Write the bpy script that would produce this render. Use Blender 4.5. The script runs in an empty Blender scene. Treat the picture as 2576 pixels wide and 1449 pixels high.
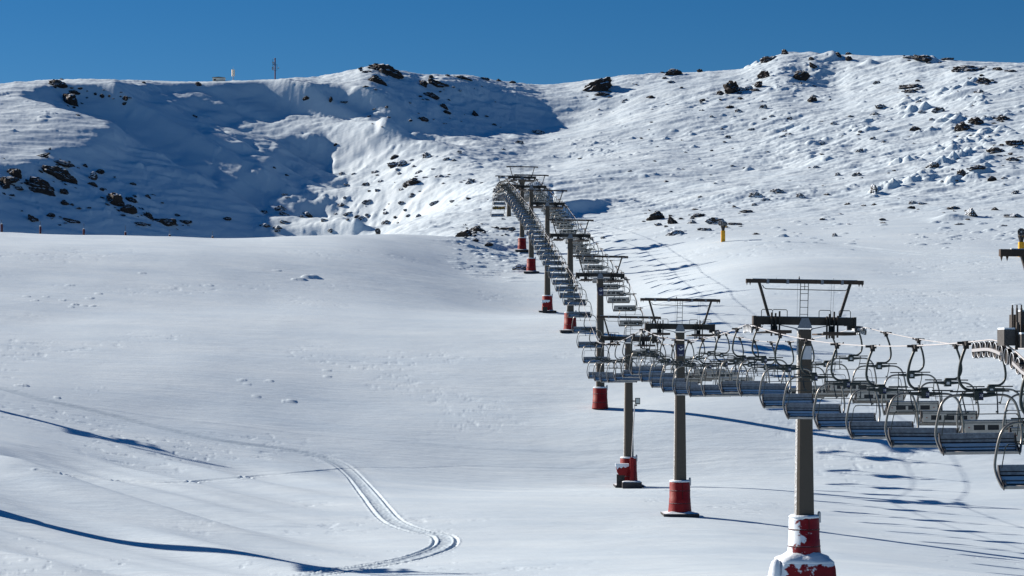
import bpy, math, random
import numpy as np
from mathutils import Vector, Matrix

random.seed(7)
rng = np.random.default_rng(11)
F = 5500.0                       # focal length in reference pixels (reference width 2576)
HZ = 880.0                       # eye level row
def ray(x, y, D):                # reference pixel at distance D -> world
    return ((x-1288.0)*D/F, D, (HZ-y)*D/F)

SUN_EL = math.radians(26.0)
SUN_A = math.radians(30.0)       # sun stands to the left and this far behind the slope
UX, UY = math.cos(SUN_A), -math.sin(SUN_A)    # way shadows run on the ground

# ------------------------------------------------------------------ numpy noise
_perm = np.random.default_rng(3).integers(0, 2**31, 512)
def _h(ix, iy, s):
    n = (ix*374761393 + iy*668265263 + s*2147483647) & 0xffffffff
    n = ((n ^ (n >> 13))*1274126177) & 0xffffffff
    return ((n ^ (n >> 16)) & 0xffff)/65535.0*2*math.pi
def perlin(x, y, s=0):
    ix = np.floor(x).astype(np.int64); iy = np.floor(y).astype(np.int64)
    fx = x-ix; fy = y-iy
    def g(a, b):
        t = _h(ix+a, iy+b, s)
        return np.cos(t)*(fx-a)+np.sin(t)*(fy-b)
    u = fx*fx*fx*(fx*(fx*6-15)+10); v = fy*fy*fy*(fy*(fy*6-15)+10)
    a = g(0,0)+u*(g(1,0)-g(0,0)); b = g(0,1)+u*(g(1,1)-g(0,1))
    return (a+v*(b-a))*1.5
def fbm(x, y, s=0, o=4, gain=0.5):
    t = 0; a = 1
    for i in range(o):
        t = t+a*perlin(x, y, s+i*17); x = x*2.03+3.7; y = y*2.03-1.3; a *= gain
    return t
def sstep(a, b, x):
    t = np.clip((x-a)/(b-a), 0, 1); return t*t*(3-2*t)

# ------------------------------------------------------------------ terrain control points (column, row, distance)
CP = []
def cp(x, *yd):
    for y, D in yd: CP.append(ray(x, y, D))
def cz(x, *dz):
    for D, Z in dz: CP.append(((x-1288.0)*D/F, D, Z))
# piste, left to right
cp(-600, (1180,150),(1060,180),(1000,224),(880,259),(760,305),(665,346),(625,364),(598,386),(583,412),(576,440))
cp(-250, (1240,150),(1110,180),(1020,224),(900,259),(775,305),(672,348),(630,366),(602,387),(588,412),(580,440))
cp(0,   (1415,126),(1295,150),(1165,180),(1050,224),(925,259),(792,306),(682,350),(640,367),(610,388),(594,412),(584,442))
cp(300, (1440,126),(1340,150),(1238,180),(1095,224),(950,259),(808,307),(700,351),(650,370),(618,391),(602,415),(593,444))
cp(640, (1452,130),(1375,153),(1288,180),(1160,220),(980,259),(822,308),(716,354),(660,376),(625,398),(607,422),(599,448))
cp(950, (1452,132),(1290,182),(1195,224),(1012,259),(832,310),(742,358),(660,394),(620,418),(601,438),(592,458))
cp(1200,(1452,132),(1290,182),(1210,224),(1020,259),(836,310),(770,365),(684,415),(634,444),(598,460))
cp(1600,(1300,180),(1225,218),(1050,252),(838,308),(768,362),(684,408),(618,444))
cp(2023,(1472,122)); cp(1705,(1292,180)); cp(1588,(1224,224)); cp(1490,(1027,259))
cp(1430,(836,310)); cp(1370,(784,365)); cp(1336,(687,417)); cp(1313,(634,454))
cp(1850,(1310,180),(1235,212),(1090,246),(960,272),(850,302),(745,338),(680,372),(609,420))
cp(2200,(1400,150),(1310,190),(1215,225),(1050,252),(950,274),(850,302),(750,336),(680,370),(616,412))
cp(2576,(1440,150),(1340,186),(1225,220),(1040,250),(940,272),(845,300),(760,332),(690,365),(642,392))
cp(2900,(1460,150),(1340,190),(1225,220),(1040,250),(840,300),(690,365),(650,385))
cp(3400,(1460,150),(1225,220),(1040,250),(840,300),(690,365),(640,385))
for x in (-900,-300,300,900,1500,2100,2700,3300): cz(x, (95,-13.4),(60,-13.6),(20,-13.6))
cz(-1500,(150,-8),(224,2),(310,14)); cz(4200,(150,-16),(224,-14),(310,8))
# dip behind the left crest
for x in (-600,-250,0,300,600): cz(x, (474,22.0),(492,22.0))
cz(850,(480,23.0))
# left mountain
cp(-600,(590,505),(440,530),(300,575),(195,625)); cp(-250,(590,508),(440,535),(300,580),(200,630))
cp(0,   (590,512),(500,524),(440,538),(350,572),(270,604),(213,636))
cp(290, (590,530),(500,546),(440,562),(350,592),(250,622),(202,642))
cp(500, (590,548),(440,586),(350,610),(250,638),(205,656))
cp(700, (590,560),(500,588),(400,614),(300,642),(201,670))
cp(850, (590,535),(500,588),(400,622),(300,655),(188,694))
cp(1000,(582,508),(500,572),(400,622),(300,665),(174,722))
cp(1140,(584,478),(500,558),(400,632),(320,680),(190,745))
cp(1288,(582,482),(500,548),(400,645),(320,712),(210,785))
cp(1400,(588,476),(500,548),(400,652),(320,722),(211,796))
cp(1600,(592,452),(500,540),(400,625),(300,705),(189,788))
cp(1850,(592,440),(500,528),(400,615),(300,695),(177,785))
cp(2060,(600,428),(500,515),(400,600),(300,680),(200,750),(131,795))
cp(2300,(610,418),(560,450),(450,535),(350,610),(250,685),(140,765))
cp(2576,(625,408),(560,445),(450,520),(350,592),(250,660),(159,725))
cp(2950,(620,405),(450,510),(300,610),(160,690)); cp(3500,(600,400),(400,520),(170,660))
# behind the ridge
for x in (-900,-300,300,700,1100,1400,1800,2200,2600,3100,3600): cz(x, (900,60),(1100,20),(1400,-20))
CP = np.array(CP)
def build_rbf():
    c = 14.0
    P = CP[:, :2]
    d = np.sqrt(((P[:, None]-P[None])**2).sum(-1)+c*c)
    n = len(P)
    A = np.zeros((n+3, n+3)); A[:n, :n] = d
    A[range(n), range(n)] += -0.35
    A[:n, n] = 1; A[:n, n+1:] = P; A[n, :n] = 1; A[n+1:, :n] = P.T
    w = np.linalg.solve(A, np.concatenate([CP[:, 2], [0, 0, 0]]))
    def f(X, Y):
        sh = X.shape; X = X.ravel(); Y = Y.ravel(); out = w[n]+w[n+1]*X+w[n+2]*Y
        for i in range(n):
            out = out+w[i]*np.sqrt((X-P[i, 0])**2+(Y-P[i, 1])**2+c*c)
        return out.reshape(sh)
    return f
rbf = build_rbf()

# ------------------------------------------------------------------ polar grid
def rows():
    r = list(np.arange(10, 100, 6.0))+list(np.arange(100, 122, 1.5))
    r += list(np.arange(122, 240, 0.36))+list(np.arange(240, 450, 0.55))
    r += list(np.arange(450, 830, 0.80))+list(np.arange(830, 1500, 12.0))
    return np.array(r)
cols = np.concatenate([np.arange(-1500, -60, 16.0), np.arange(-60, 2640, 2.1), np.arange(2640, 4200, 16.0)])
RY = rows()
NC, NR = len(cols), len(RY)
XX = (cols[:, None]-1288.0)/F*RY[None, :]
YY = np.broadcast_to(RY[None, :], XX.shape).copy()
# evaluate the smooth base on a thinner lattice, then interpolate
ci = np.unique(np.concatenate([np.arange(0, NC, 3), [NC-1]])); ri = np.unique(np.concatenate([np.arange(0, NR, 3), [NR-1]]))
Zs = rbf(XX[np.ix_(ci, ri)], YY[np.ix_(ci, ri)])
t1 = np.empty((len(ci), NR))
for k in range(len(ci)): t1[k] = np.interp(RY, RY[ri], Zs[k])
ZZ = np.empty((NC, NR))
for j in range(NR): ZZ[:, j] = np.interp(cols, cols[ci], t1[:, j])
def blur(a, n, ax):
    k = np.ones(n)/n
    pad = [(0, 0), (0, 0)]; pad[ax] = (n//2, n-1-n//2)
    c = np.cumsum(np.pad(np.pad(a, pad, mode='edge'), [(1, 0) if i == ax else (0, 0) for i in range(2)]), axis=ax)
    return (np.take(c, range(n, c.shape[ax]), axis=ax)-np.take(c, range(0, c.shape[ax]-n), axis=ax))/n
ZZ = blur(blur(ZZ, 7, 1), 11, 0)

# ridge line rows in the picture
RID = np.array([(-600,190),(-200,205),(0,212),(50,207),(100,203),(150,200),(250,200),(400,204),(470,206),(535,206),(600,203),(690,200),(800,194),(870,183),(905,173),(930,168),(965,169),(1010,180),(1060,192),(1110,188),(1150,191),(1200,197),(1290,208),(1360,214),(1440,208),(1480,203),(1500,198),(1560,191),(1650,187),(1700,184),(1760,182),(1860,176),(1900,162),(1945,141),(1975,134),(2060,131),(2140,138),(2220,142),(2310,140),(2390,151),(2450,156),(2576,159),(2900,165),(3500,190)], float)
SLOPE = RY > 500
def fix_ridge(Z, n=1):
    global RIDGE_D
    yi = HZ-Z/YY*F
    m = SLOPE & (RY < 860)
    sub = np.where(m[None, :], yi, 9e9)
    j = sub.argmin(1); cur = sub.min(1)
    if RIDGE_D is None: RIDGE_D = np.convolve(np.pad(RY[j], 40, mode='edge'), np.ones(81)/81, 'valid')
    tgt = np.interp(cols, RID[:, 0], RID[:, 1]); tgt = np.convolve(np.pad(tgt, 7, mode='edge'), np.ones(15)/15, 'valid')
    dz = (cur-tgt)*RIDGE_D/F
    if n > 1: dz = np.convolve(np.pad(dz, n//2, mode='edge'), np.ones(n)/n, 'valid')
    w = sstep(-120, -8, RY[None, :]-RIDGE_D[:, None])
    return Z+dz[:, None]*w
RIDGE_D = None
for _ in range(2): ZZ = fix_ridge(ZZ)

# ------------------------------------------------------------------ helpers on the lattice
def img_y(Z): return HZ-Z/YY*F
IX = np.broadcast_to(cols[:, None], XX.shape)
def poly_mask(poly, IY, box=None):
    p = np.array(poly, float)
    x0, x1 = p[:, 0].min(), p[:, 0].max(); y0, y1 = p[:, 1].min(), p[:, 1].max()
    m = (IX >= x0) & (IX <= x1) & (IY >= y0) & (IY <= y1)
    if box is not None: m &= box
    out = np.zeros(IX.shape, bool)
    xs, ys = IX[m], IY[m]
    ins = np.zeros(xs.shape, bool)
    for i in range(len(p)):
        (ax, ay), (bx, by) = p[i-1], p[i]
        if ay == by: continue
        c = ((ay > ys) != (by > ys)) & (xs < (bx-ax)*(ys-ay)/(by-ay)+ax)
        ins ^= c
    out[m] = ins
    return out
def vis_row(x, y, Z=None, jmin=0):   # index of first row (going away) where the ground rises to picture row y
    Z = ZZ if Z is None else Z
    c = int(np.clip(np.searchsorted(cols, x), 1, NC-1))
    yi = HZ-Z[c]/RY*F
    ok = np.where((yi <= y) & (np.arange(NR) >= jmin))[0]
    return c, (int(ok[0]) if len(ok) else int(yi.argmin()))
def at(x, y):
    c, j = vis_row(x, y, jmin=25)
    D = RY[j]
    if j > 0:
        ya, yb = HZ-ZZ[c, j-1]/RY[j-1]*F, HZ-ZZ[c, j]/RY[j]*F
        if ya > y >= yb and ya != yb: D = RY[j-1]+(RY[j]-RY[j-1])*(ya-y)/(ya-yb)
    return Vector(((x-1288.0)*D/F, D, height((x-1288.0)*D/F, D)))
def height(X, Y):
    x = X/Y*F+1288.0
    c = int(np.clip(np.searchsorted(cols, x)-1, 0, NC-2)); j = int(np.clip(np.searchsorted(RY, Y)-1, 0, NR-2))
    a = np.clip((x-cols[c])/(cols[c+1]-cols[c]), 0, 1); b = np.clip((Y-RY[j])/(RY[j+1]-RY[j]), 0, 1)
    return float((ZZ[c, j]*(1-a)+ZZ[c+1, j]*a)*(1-b)+(ZZ[c, j+1]*(1-a)+ZZ[c+1, j+1]*a)*b)
# ------------------------------------------------------------------ traced shade areas: the mountain is hollowed there so shadow falls
SHADE = [
 [(55,243),(95,226),(150,211),(400,211),(690,207),(780,210),(860,218),(905,232),(959,243),(975,266),(966,280),(898,301),(847,309),(773,304),(722,297),(722,300),(690,330),(640,352),(650,380),(640,396),(690,372),(758,357),(823,351),(838,380),(846,407),(833,425),(841,449),(806,470),(737,477),(710,490),(681,511),(678,526),(645,529),(652,562),(651,600),(640,640),(-60,640),(-60,455),(0,430),(92,417),(164,405),(126,387),(140,374),(174,369),(211,377),(263,359),(284,334),(288,316),(306,307),(248,287),(198,273),(139,269),(150,258)],
 [(1000,228),(1030,222),(1130,216),(1234,218),(1270,247),(1323,288),(1380,315),(1294,312),(1290,322),(1189,333),(1115,339),(996,357),(972,335),(948,296),(990,296),(1035,292),(1070,262),(1100,247),(1060,235)],
 [(942,387),(930,408),(898,409),(871,394),(892,378)],
 [(749,538),(806,547),(829,538),(847,526),(826,520),(856,514),(847,502),(728,511)],
 [(838,588),(871,568),(936,541),(936,553),(901,577),(895,592)],
 [(669,600),(698,586),(806,571),(829,592),(820,600)],
 [(823,473),(847,464),(886,455),(877,478),(853,489)],
 [(1041,571),(1085,559),(1160,532),(1246,484),(1235,500),(1170,535),(1110,562)],
 [(1145,400),(1200,380),(1290,370),(1300,395),(1240,420),(1190,412)],
 [(1000,455),(1060,452),(1130,480),(1075,475)],
]
SHADE_R = [
 [(1395,545),(1480,520),(1555,500),(1553,530),(1530,545),(1400,556)],
 [(2360,548),(2470,548),(2470,575),(2400,590),(2375,570)],
 [(2060,150),(2200,158),(2240,162),(2190,150),(2130,140)],
 [(2330,155),(2420,158),(2390,150)],
 [(2370,250),(2470,215),(2460,228),(2390,255)],
]
LIGHTEN = [
 [(380,238),(430,230),(520,232),(575,252),(540,262),(470,252),(400,262)],
 [(500,318),(600,305),(660,296),(722,300),(690,335),(640,352),(580,360),(540,352)],
 [(451,400),(500,385),(545,392),(551,420),(500,430),(470,438)],
 [(545,438),(560,410),(640,386),(690,368),(690,388),(640,420),(590,448),(556,456)],
 [(300,470),(330,460),(350,474),(320,480)],
 [(470,292),(530,284),(575,290),(520,298)],
]
def bilin(A, X, Y):
    x = np.clip((X/Y*F+1288.0), cols[0], cols[-1]-1e-3); yy = np.clip(Y, RY[0], RY[-1]-1e-3)
    c = np.clip(np.searchsorted(cols, x, side='right')-1, 0, NC-2); j = np.clip(np.searchsorted(RY, yy, side='right')-1, 0, NR-2)
    a = (x-cols[c])/(cols[c+1]-cols[c]); b = (yy-RY[j])/(RY[j+1]-RY[j])
    return (A[c, j]*(1-a)+A[c+1, j]*a)*(1-b)+(A[c, j+1]*(1-a)+A[c+1, j+1]*a)*b
def in_poly(poly, xs, ys):
    p = np.array(poly, float); ins = np.zeros(xs.shape, bool)
    for i in range(len(p)):
        (ax, ay), (bx, by) = p[i-1], p[i]
        if ay == by: continue
        ins ^= ((ay > ys) != (by > ys)) & (xs < (bx-ax)*(ys-ay)/(by-ay)+ax)
    return ins
STEP = 0.9
us = np.arange(-620, 60, STEP); vs = np.arange(340, 960, STEP)    # along and across the light
UU, VV = np.meshgrid(us, vs, indexing='ij')
# axis u=(UX,UY), v=(-UY,UX)
WX = UU*UX-VV*UY; WY = UU*UY+VV*UX
OKC = (WY > 452) & (WY < 860) & (np.abs(WX) < 0.28*WY+10)
def carve(Z, base):
    h = bilin(base, WX, np.maximum(WY, 20)); cur = bilin(Z, WX, np.maximum(WY, 20))
    xs = WX/np.maximum(WY, 20)*F+1288; ys = HZ-cur/np.maximum(WY, 20)*F
    wob = fbm(WX/9, WY/9, 5, 3)
    xs = xs+wob*5; ys = ys+fbm(WX/11, WY/11, 9, 3)*5
    m = np.zeros(h.shape, bool)
    for p in SHADE: m |= in_poly(p, xs, ys)
    lt = np.zeros(h.shape, bool)
    for p in LIGHTEN: lt |= in_poly(p, xs, ys)
    m &= ~(lt & (fbm(WX/7, WY/3.5, 21, 4) > -0.05))
    vis = OKC & (WY < np.interp(xs, cols, RIDGE_D)-1.0)
    m &= vis
    mr = np.zeros(h.shape, bool)
    for p in SHADE_R: mr |= in_poly(p, xs, ys)
    mr &= vis
    T = math.tan(SUN_EL)
    rb = h+T*UU
    r = rb.copy(); R = rb[0].copy(); prev = rb[0].copy(); run = np.zeros(len(vs)); out = np.zeros(len(vs)); ex = np.zeros(h.shape, bool); rec = np.zeros(len(vs), bool)
    for i in range(1, len(us)):
        run = np.where(m[i], run+STEP, 0); out = np.where(m[i], 0, out+STEP)
        low = R-np.minimum(0.22*run, 1.6)-0.25
        q = np.where(m[i], np.minimum(rb[i], low), np.where(rec, np.minimum(rb[i], np.where(prev < R, np.minimum(prev+0.62*STEP, R+.02), prev+(0.22+np.minimum(out*.014, .55)+.22*sstep(1200, 1350, xs[i]))*STEP)), rb[i]))
        ok = OKC[i]; q = np.where(ok, q, rb[i])
        R = np.where(m[i], R, np.where(ok, np.maximum(R, q), q))
        R = np.maximum(R, q)
        rec = m[i] | (rec & (q < rb[i]-1e-6) & ((xs[i] < 1360)) & (WY[i] > 462))
        ex[i] = rec & ~m[i]
        r[i] = q; prev = q
    # on the right a drift is added up-light, shaped to cast the shade
    rl = rb.copy(); need = np.full(len(vs), -1e9); was = np.zeros(len(vs), bool); carry = np.full(len(vs), -1e9)
    for i in range(len(us)-1, -1, -1):
        carry = np.where(mr[i], np.maximum(carry, rb[i]+.25), carry)
        need = np.where(mr[i], -1e9, np.where(was, carry, need-.95*STEP))
        carry = np.where(mr[i], carry, -1e9)
        rl[i] = np.where(mr[i], rb[i], np.minimum(np.maximum(rb[i], need), rb[i]+3.2)); was = mr[i]
    d = r-rb+(rl-rb)
    def sm(a, n):
        for _ in range(n):
            for ax in (0, 1):
                a = .5*a+.25*(np.roll(a, 1, ax)+np.roll(a, -1, ax))
        return a
    wx = np.clip(sm(ex.astype(float), 6)*1.6, 0, 1)
    d1 = sm(d, 3); d2 = sm(d1, 34); d = d1*(1-wx)+d2*wx
    d = np.where(xs < 1385, d*(1-sstep(800, 1290, xs)*sstep(325, 375, ys)), d)
    # back to the polar lattice
    pu = XX*UX+YY*UY; pv = -XX*UY+YY*UX
    fu = np.clip((pu-us[0])/STEP, 0, len(us)-1.01); fv = np.clip((pv-vs[0])/STEP, 0, len(vs)-1.01)
    i = fu.astype(int); j = fv.astype(int); a = fu-i; b = fv-j
    return (d[i, j]*(1-a)+d[i+1, j]*a)*(1-b)+(d[i, j+1]*(1-a)+d[i+1, j+1]*a)*b

# broad natural relief of the mountain before the shade hollows are cut
mt = sstep(455, 520, YY)
BASE = ZZ + mt*(fbm(XX/42, YY/42, 1, 3)*1.2)
for _ in range(2): BASE = fix_ridge(BASE)
ZZ = BASE.copy()
for _ in range(3):
    DEL = carve(ZZ, BASE)
    ZZ = BASE+DEL
    ZZ = fix_ridge(ZZ, 31)

# ------------------------------------------------------------------ snow relief: wind ripples, drifts, buried stones
IY = img_y(ZZ)
wa = XX*0.90+YY*0.43; wb = -XX*0.43+YY*0.90         # wind direction across the slope
rel = 0
piste = 1-sstep(440, 500, YY)
rel = rel + piste*(perlin(XX/26+3, YY/34, 31)*0.36+perlin(XX/9+YY/60, YY/12, 33)*0.07)
drift = np.clip(fbm(wa/15, wb/4.5, 41, 4), -1.2, 1.6)
rough = sstep(445, 500, YY)*(0.55+0.6*np.clip(fbm(XX/60, YY/60, 47, 2)+0.25, 0, 1))
rel = rel + rough*(1-.25*sstep(640, 760, IX)*(1-sstep(1330, 1430, IX))+.35*sstep(1430, 1600, IX))*(drift*0.42 + fbm(wa/4.2, wb/1.7, 51, 3)*0.16)
rel = rel + piste*sstep(100, 125, YY)*fbm(XX/5.5+YY/30, YY/2.4, 55, 3)*0.03*sstep(0.0, 0.7, fbm(XX/30, YY/40, 57, 2)+0.25)
# crusty flecks on the piste: small broken wind slabs in patches
pat = sstep(0.15, 0.7, fbm(XX/24, YY/30, 71, 3)-0.05+0.35*sstep(1700, 2300, IX)*sstep(215, 250, YY)+0.2*(1-sstep(0, 400, IX))*(1-sstep(130, 150, YY)))
rel = rel - piste*sstep(118, 126, YY)*pat*sstep(0.2, 0.8, fbm(XX/1.9+YY/9, YY/2.2, 73, 4))*0.06
# rough, knobbly stretches of the left and middle mountain
kn = sstep(470, 540, YY)*sstep(640, 760, IX)*(1-sstep(1330, 1430, IX))
rel = rel + kn*np.clip(fbm(wa/16, wb/9, 61, 3)-0.05, 0, 2)*0.6+kn*fbm(XX/3.6, YY/3.0, 62, 3)*0.20
kr = sstep(385, 450, YY+18*perlin(XX/20, YY/20, 65))*sstep(1090, 1220, IX+60*perlin(XX/14, YY/14, 66))*(1-sstep(1310, 1400, IX))*(1-sstep(470, 520, YY))
rel = rel + kr*np.clip(fbm(wa/7, wb/3, 63, 4)-.1, 0, 2)*0.75
ZZ = ZZ+rel

def add_lump(x, y, w, h, tail=0.0):
    """a stone under the snow, w by h metres, steeper on its lee side"""
    c, j = vis_row(x, y, ZB, 25)
    D = RY[j]*(1+LR.uniform(-.002, .002)); X0 = (x-1288.0)*D/F
    R = max(w, 1.0)*1.5
    dc = int(R/D*F/2.1)+2; j0 = np.searchsorted(RY, D-R); j1 = np.searchsorted(RY, D+R)
    c0, c1 = max(c-dc, 0), min(c+dc, NC)
    xs = XX[c0:c1, j0:j1]-X0; ys = YY[c0:c1, j0:j1]-D
    p = xs*0.90+ys*0.43; q = -xs*0.43+ys*0.90
    p = np.where(p > 0, p*1.5, p*0.8)
    rr = np.abs(np.sqrt((p/(w*0.62))**2+(q/(w*0.34))**2)+0.18*perlin(xs/w*2.4+x, ys/w*2.4+y, 77))
    ZZ[c0:c1, j0:j1] += h*np.clip(1-rr**2.2, 0, 1)**0.75
LR = random.Random(5); ZB = blur(blur(ZZ, 15, 1), 7, 0)
# (x0,x1,y0,y1,count,size lo,size hi)
FIELDS = [(1380,1800,330,470,30,.8,1.7),(1420,2000,235,320,70,.6,1.5),(1500,2500,330,480,60,.8,2.2),(2000,2570,170,330,70,.8,2.4),
 (2300,2570,330,460,50,.9,2.8),(1480,1950,500,600,110,.7,2.0),(1950,2570,470,620,120,.6,1.8),(2300,2570,540,630,36,.8,2.0),
 (860,1320,360,580,190,.8,2.2),(650,900,440,590,80,.8,2.2),(1150,1320,560,690,80,.6,1.7),(0,140,215,330,40,.9,2.4),
 (1850,2100,140,230,60,.9,2.4),(1430,1560,345,400,70,.6,1.5),(1880,2080,480,510,30,.9,2.0),(960,1300,190,300,90,.8,2.0),(300,640,215,420,50,.8,2.0),(20,400,420,560,80,.8,2.0)]
for (x0, x1, y0, y1, n, a, b) in FIELDS:
    up = y1 <= 480 and x0 > 1340
    for k in range(int(n*1.5) if up else n):
        w = 0.85*(a+(b-a)*LR.random()**2.6)
        add_lump(LR.uniform(x0, x1), LR.uniform(y0, y1), w*1.6, w*(LR.uniform(.22, .44) if up else LR.uniform(.12, .27)))

# buried ledges: rows of stones running up to the right
for k in range(17):
    x0, y0, n_ = LR.uniform(1950, 2450), LR.uniform(230, 490), LR.randrange(10, 26)
    sl0 = LR.uniform(-.52, -.30); ln = LR.uniform(90, 260); big = LR.uniform(1.2, 2.6)
    for q in range(n_):
        t = LR.random(); x = x0+ln*t; y = y0+sl0*ln*t+LR.gauss(0, 5)
        if y > 165: w = big*(.45+.6*LR.random()); add_lump(x, y, w*1.7, w*LR.uniform(.25, .48))
# ------------------------------------------------------------------ banks, tracks
IY = img_y(ZZ)
def world_line(pts, n=10):
    P = []
    for (a, b) in zip(pts[:-1], pts[1:]):
        for k in range(n):
            t = k/n; P.append((a[0]+(b[0]-a[0])*t, a[1]+(b[1]-a[1])*t))
    P.append(pts[-1])
    return np.array([at(x, y)[:2] for x, y in P])
def smooth_pts(pts, n=6):
    p = [pts[0]]+list(pts)+[pts[-1]]; out = []
    for i in range(1, len(p)-2):
        for k in range(n):
            t = k/n
            out.append(tuple(0.5*((2*p[i][d])+(-p[i-1][d]+p[i+1][d])*t+(2*p[i-1][d]-5*p[i][d]+4*p[i+1][d]-p[i+2][d])*t*t+(-p[i-1][d]+3*p[i][d]-3*p[i+1][d]+p[i+2][d])*t**3) for d in (0, 1)))
    out.append(pts[-1]); return out
def line_dist(W, R):
    """signed distance (left of travel positive) and run length to a world polyline, for lattice points closer than R"""
    j0 = max(np.searchsorted(RY, W[:, 1].min()-R)-1, 0); j1 = min(np.searchsorted(RY, W[:, 1].max()+R)+1, NR)
    sl = (slice(0, NC), slice(j0, j1))
    X = XX[sl]; Y = YY[sl]; best = np.full(X.shape, 1e9); sg = np.zeros(X.shape); run = np.zeros(X.shape); s0 = 0
    for a, b in zip(W[:-1], W[1:]):
        L = np.hypot(*(b-a))
        if L < 1e-6: continue
        t = (b-a)/L
        m = (X > min(a[0], b[0])-R) & (X < max(a[0], b[0])+R) & (Y > min(a[1], b[1])-R) & (Y < max(a[1], b[1])+R)
        dx = X[m]-a[0]; dy = Y[m]-a[1]
        s = np.clip(dx*t[0]+dy*t[1], 0, L); ox = dx-s*t[0]; oy = dy-s*t[1]; d = np.hypot(ox, oy)
        bm = best[m]; up = d < bm
        bm[up] = d[up]; best[m] = bm
        g = sg[m]; g[up] = np.sign(t[0]*dy-t[1]*dx)[up]; sg[m] = g
        r = run[m]; r[up] = (s0+s)[up]; run[m] = r
        s0 += L
    return sl, best, sg, run, s0
# combed drift lines running down the lower left
ll = (1-sstep(420, 1000, IX))*sstep(1110, 1200, IY)*sstep(120, 128, YY)*(1-sstep(228, 245, YY))
fa = XX*0.70-YY*0.71; fb = XX*0.71+YY*0.70
ZZ = ZZ+ll*(perlin(fa/50, fb/9.0, 91)*1.6+perlin(fa/34, fb/3.2, 93)*0.25)
# snowmobile track
TRACK = [(-40,962),(0,975),(120,1009),(260,1040),(420,1080),(560,1110),(700,1128),(790,1145),(850,1166),(890,1198),(930,1245),(975,1300),(1010,1322),(1060,1338),(1095,1343),(1118,1352),(1118,1370),(1085,1388),(1020,1408),(930,1424),(840,1437),(760,1452),(700,1462)]
W = world_line(smooth_pts(TRACK, 6), 2)
sl, d, sg, run, L = line_dist(W, 1.6)
s = d*sg
near = sstep(0.12*L, 0.55*L, run)
gap = np.abs(np.abs(s)-0.62)
gap = np.abs(np.abs(s)-0.56)
pr = -0.05*np.clip(1-np.abs(s)/0.5, 0, 1)**.5+0.055*np.exp(-(gap/0.075)**2)-0.085*np.exp(-((np.abs(s)-0.82)/0.11)**2)+0.03*np.exp(-((np.abs(s)-1.02)/0.08)**2)
PACK = np.zeros(XX.shape, np.float32); PACK[sl] = np.where(d < 1.2, np.clip(1.15-np.abs(np.abs(s)-.35)/.5, 0, 1)*(.75+.5*perlin(XX[sl]/.5, YY[sl]/.6, 97)), 0)
pr = pr+(0.006+0.03*near)*perlin(XX[sl]/0.28, YY[sl]/0.33, 88)*(d < 1.15)
soft = -0.10*np.exp(-(s/.62)**2)+0.05*np.exp(-((np.abs(s)-1.15)/.3)**2)
ZZ[sl] += np.where(d < 1.6, pr*near+soft*(1-near), 0)
PACK[sl] = np.maximum(PACK[sl], np.where(d < 1.0, (1-near)*.9*np.clip((1.0-d)/.25, 0, 1)*(.7+.6*perlin(XX[sl]/.6, YY[sl]/.8, 99)), 0))
# ski line crossing it
SKI = [(95,1182),(180,1197),(300,1210),(440,1214),(600,1202),(760,1188),(900,1178),(1040,1178),(1200,1174),(1400,1179),(1600,1177),(1800,1160),(2000,1146),(2200,1137)]
W = world_line(smooth_pts(SKI, 6), 2)
sl, d, sg, run, L = line_dist(W, 0.9)
ZZ[sl] -= np.where(d < 0.5, 0.13*np.exp(-(d/0.20)**2)*(1-0.55*sstep(.35*L, .6*L, run)), 0)
ZZ[sl] += np.where(d < 0.8, 0.05*np.exp(-((d-0.38)/0.14)**2)*(1-0.6*sstep(.35*L, .6*L, run)), 0)
# old groomer lines on the far right, shallow stones on the piste
for pts in ([(2150,628),(2250,636),(2380,645),(2500,650),(2620,655)], [(1880,606),(1960,608),(2080,613),(2250,630),(2400,641),(2600,651)]):
    W = world_line(smooth_pts(pts, 5), 2); sl, d, sg, run, L = line_dist(W, 1.6)
    ZZ[sl] -= np.where(d < 1.5, 0.28*np.exp(-(d/0.5)**2), 0)
for (x, y, w, h) in [(735,1010,1.1,.30),(648,996,.7,.2),(612,960,.7,.2),(680,960,.7,.2),(826,932,.7,.2),(826,948,.7,.2),(625,968,.6,.15),(60,974,.9,.3),(147,1000,.5,.2),
                     (790,700,2.0,.7),(760,705,1.6,.4),(250,740,.8,.25),(230,752,.8,.25),(190,765,.8,.25),(215,768,.7,.2),(160,757,.7,.2),(235,770,.7,.2),(180,772,.7,.2),(120,748,.7,.2),(70,745,.7,.2),(90,757,.7,.2),
                     (530,718,1.0,.2),(180,720,1.0,.2),(700,684,1.0,.2),(360,688,.9,.2),(2560,768,.9,.2),(2150,870,.6,.1)]:
    add_lump(x, y, w*1.5, h*.75)
# trampled snow at the lower left corner and speckle beside the tracks
PR = random.Random(9)
for (x0, x1, y0, y1, n) in [(0,330,1395,1449,70),(560,800,1395,1440,25),(780,1150,1385,1449,50),(1080,1150,1330,1400,26),(30,120,1330,1390,14),(180,330,960,1010,10),(2300,2560,1400,1449,18)]:
    for k in range(n): add_lump(PR.uniform(x0, x1), PR.uniform(y0, y1), PR.uniform(.22, .55), PR.choice((-.05, -.04, -.03, .03)))
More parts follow.
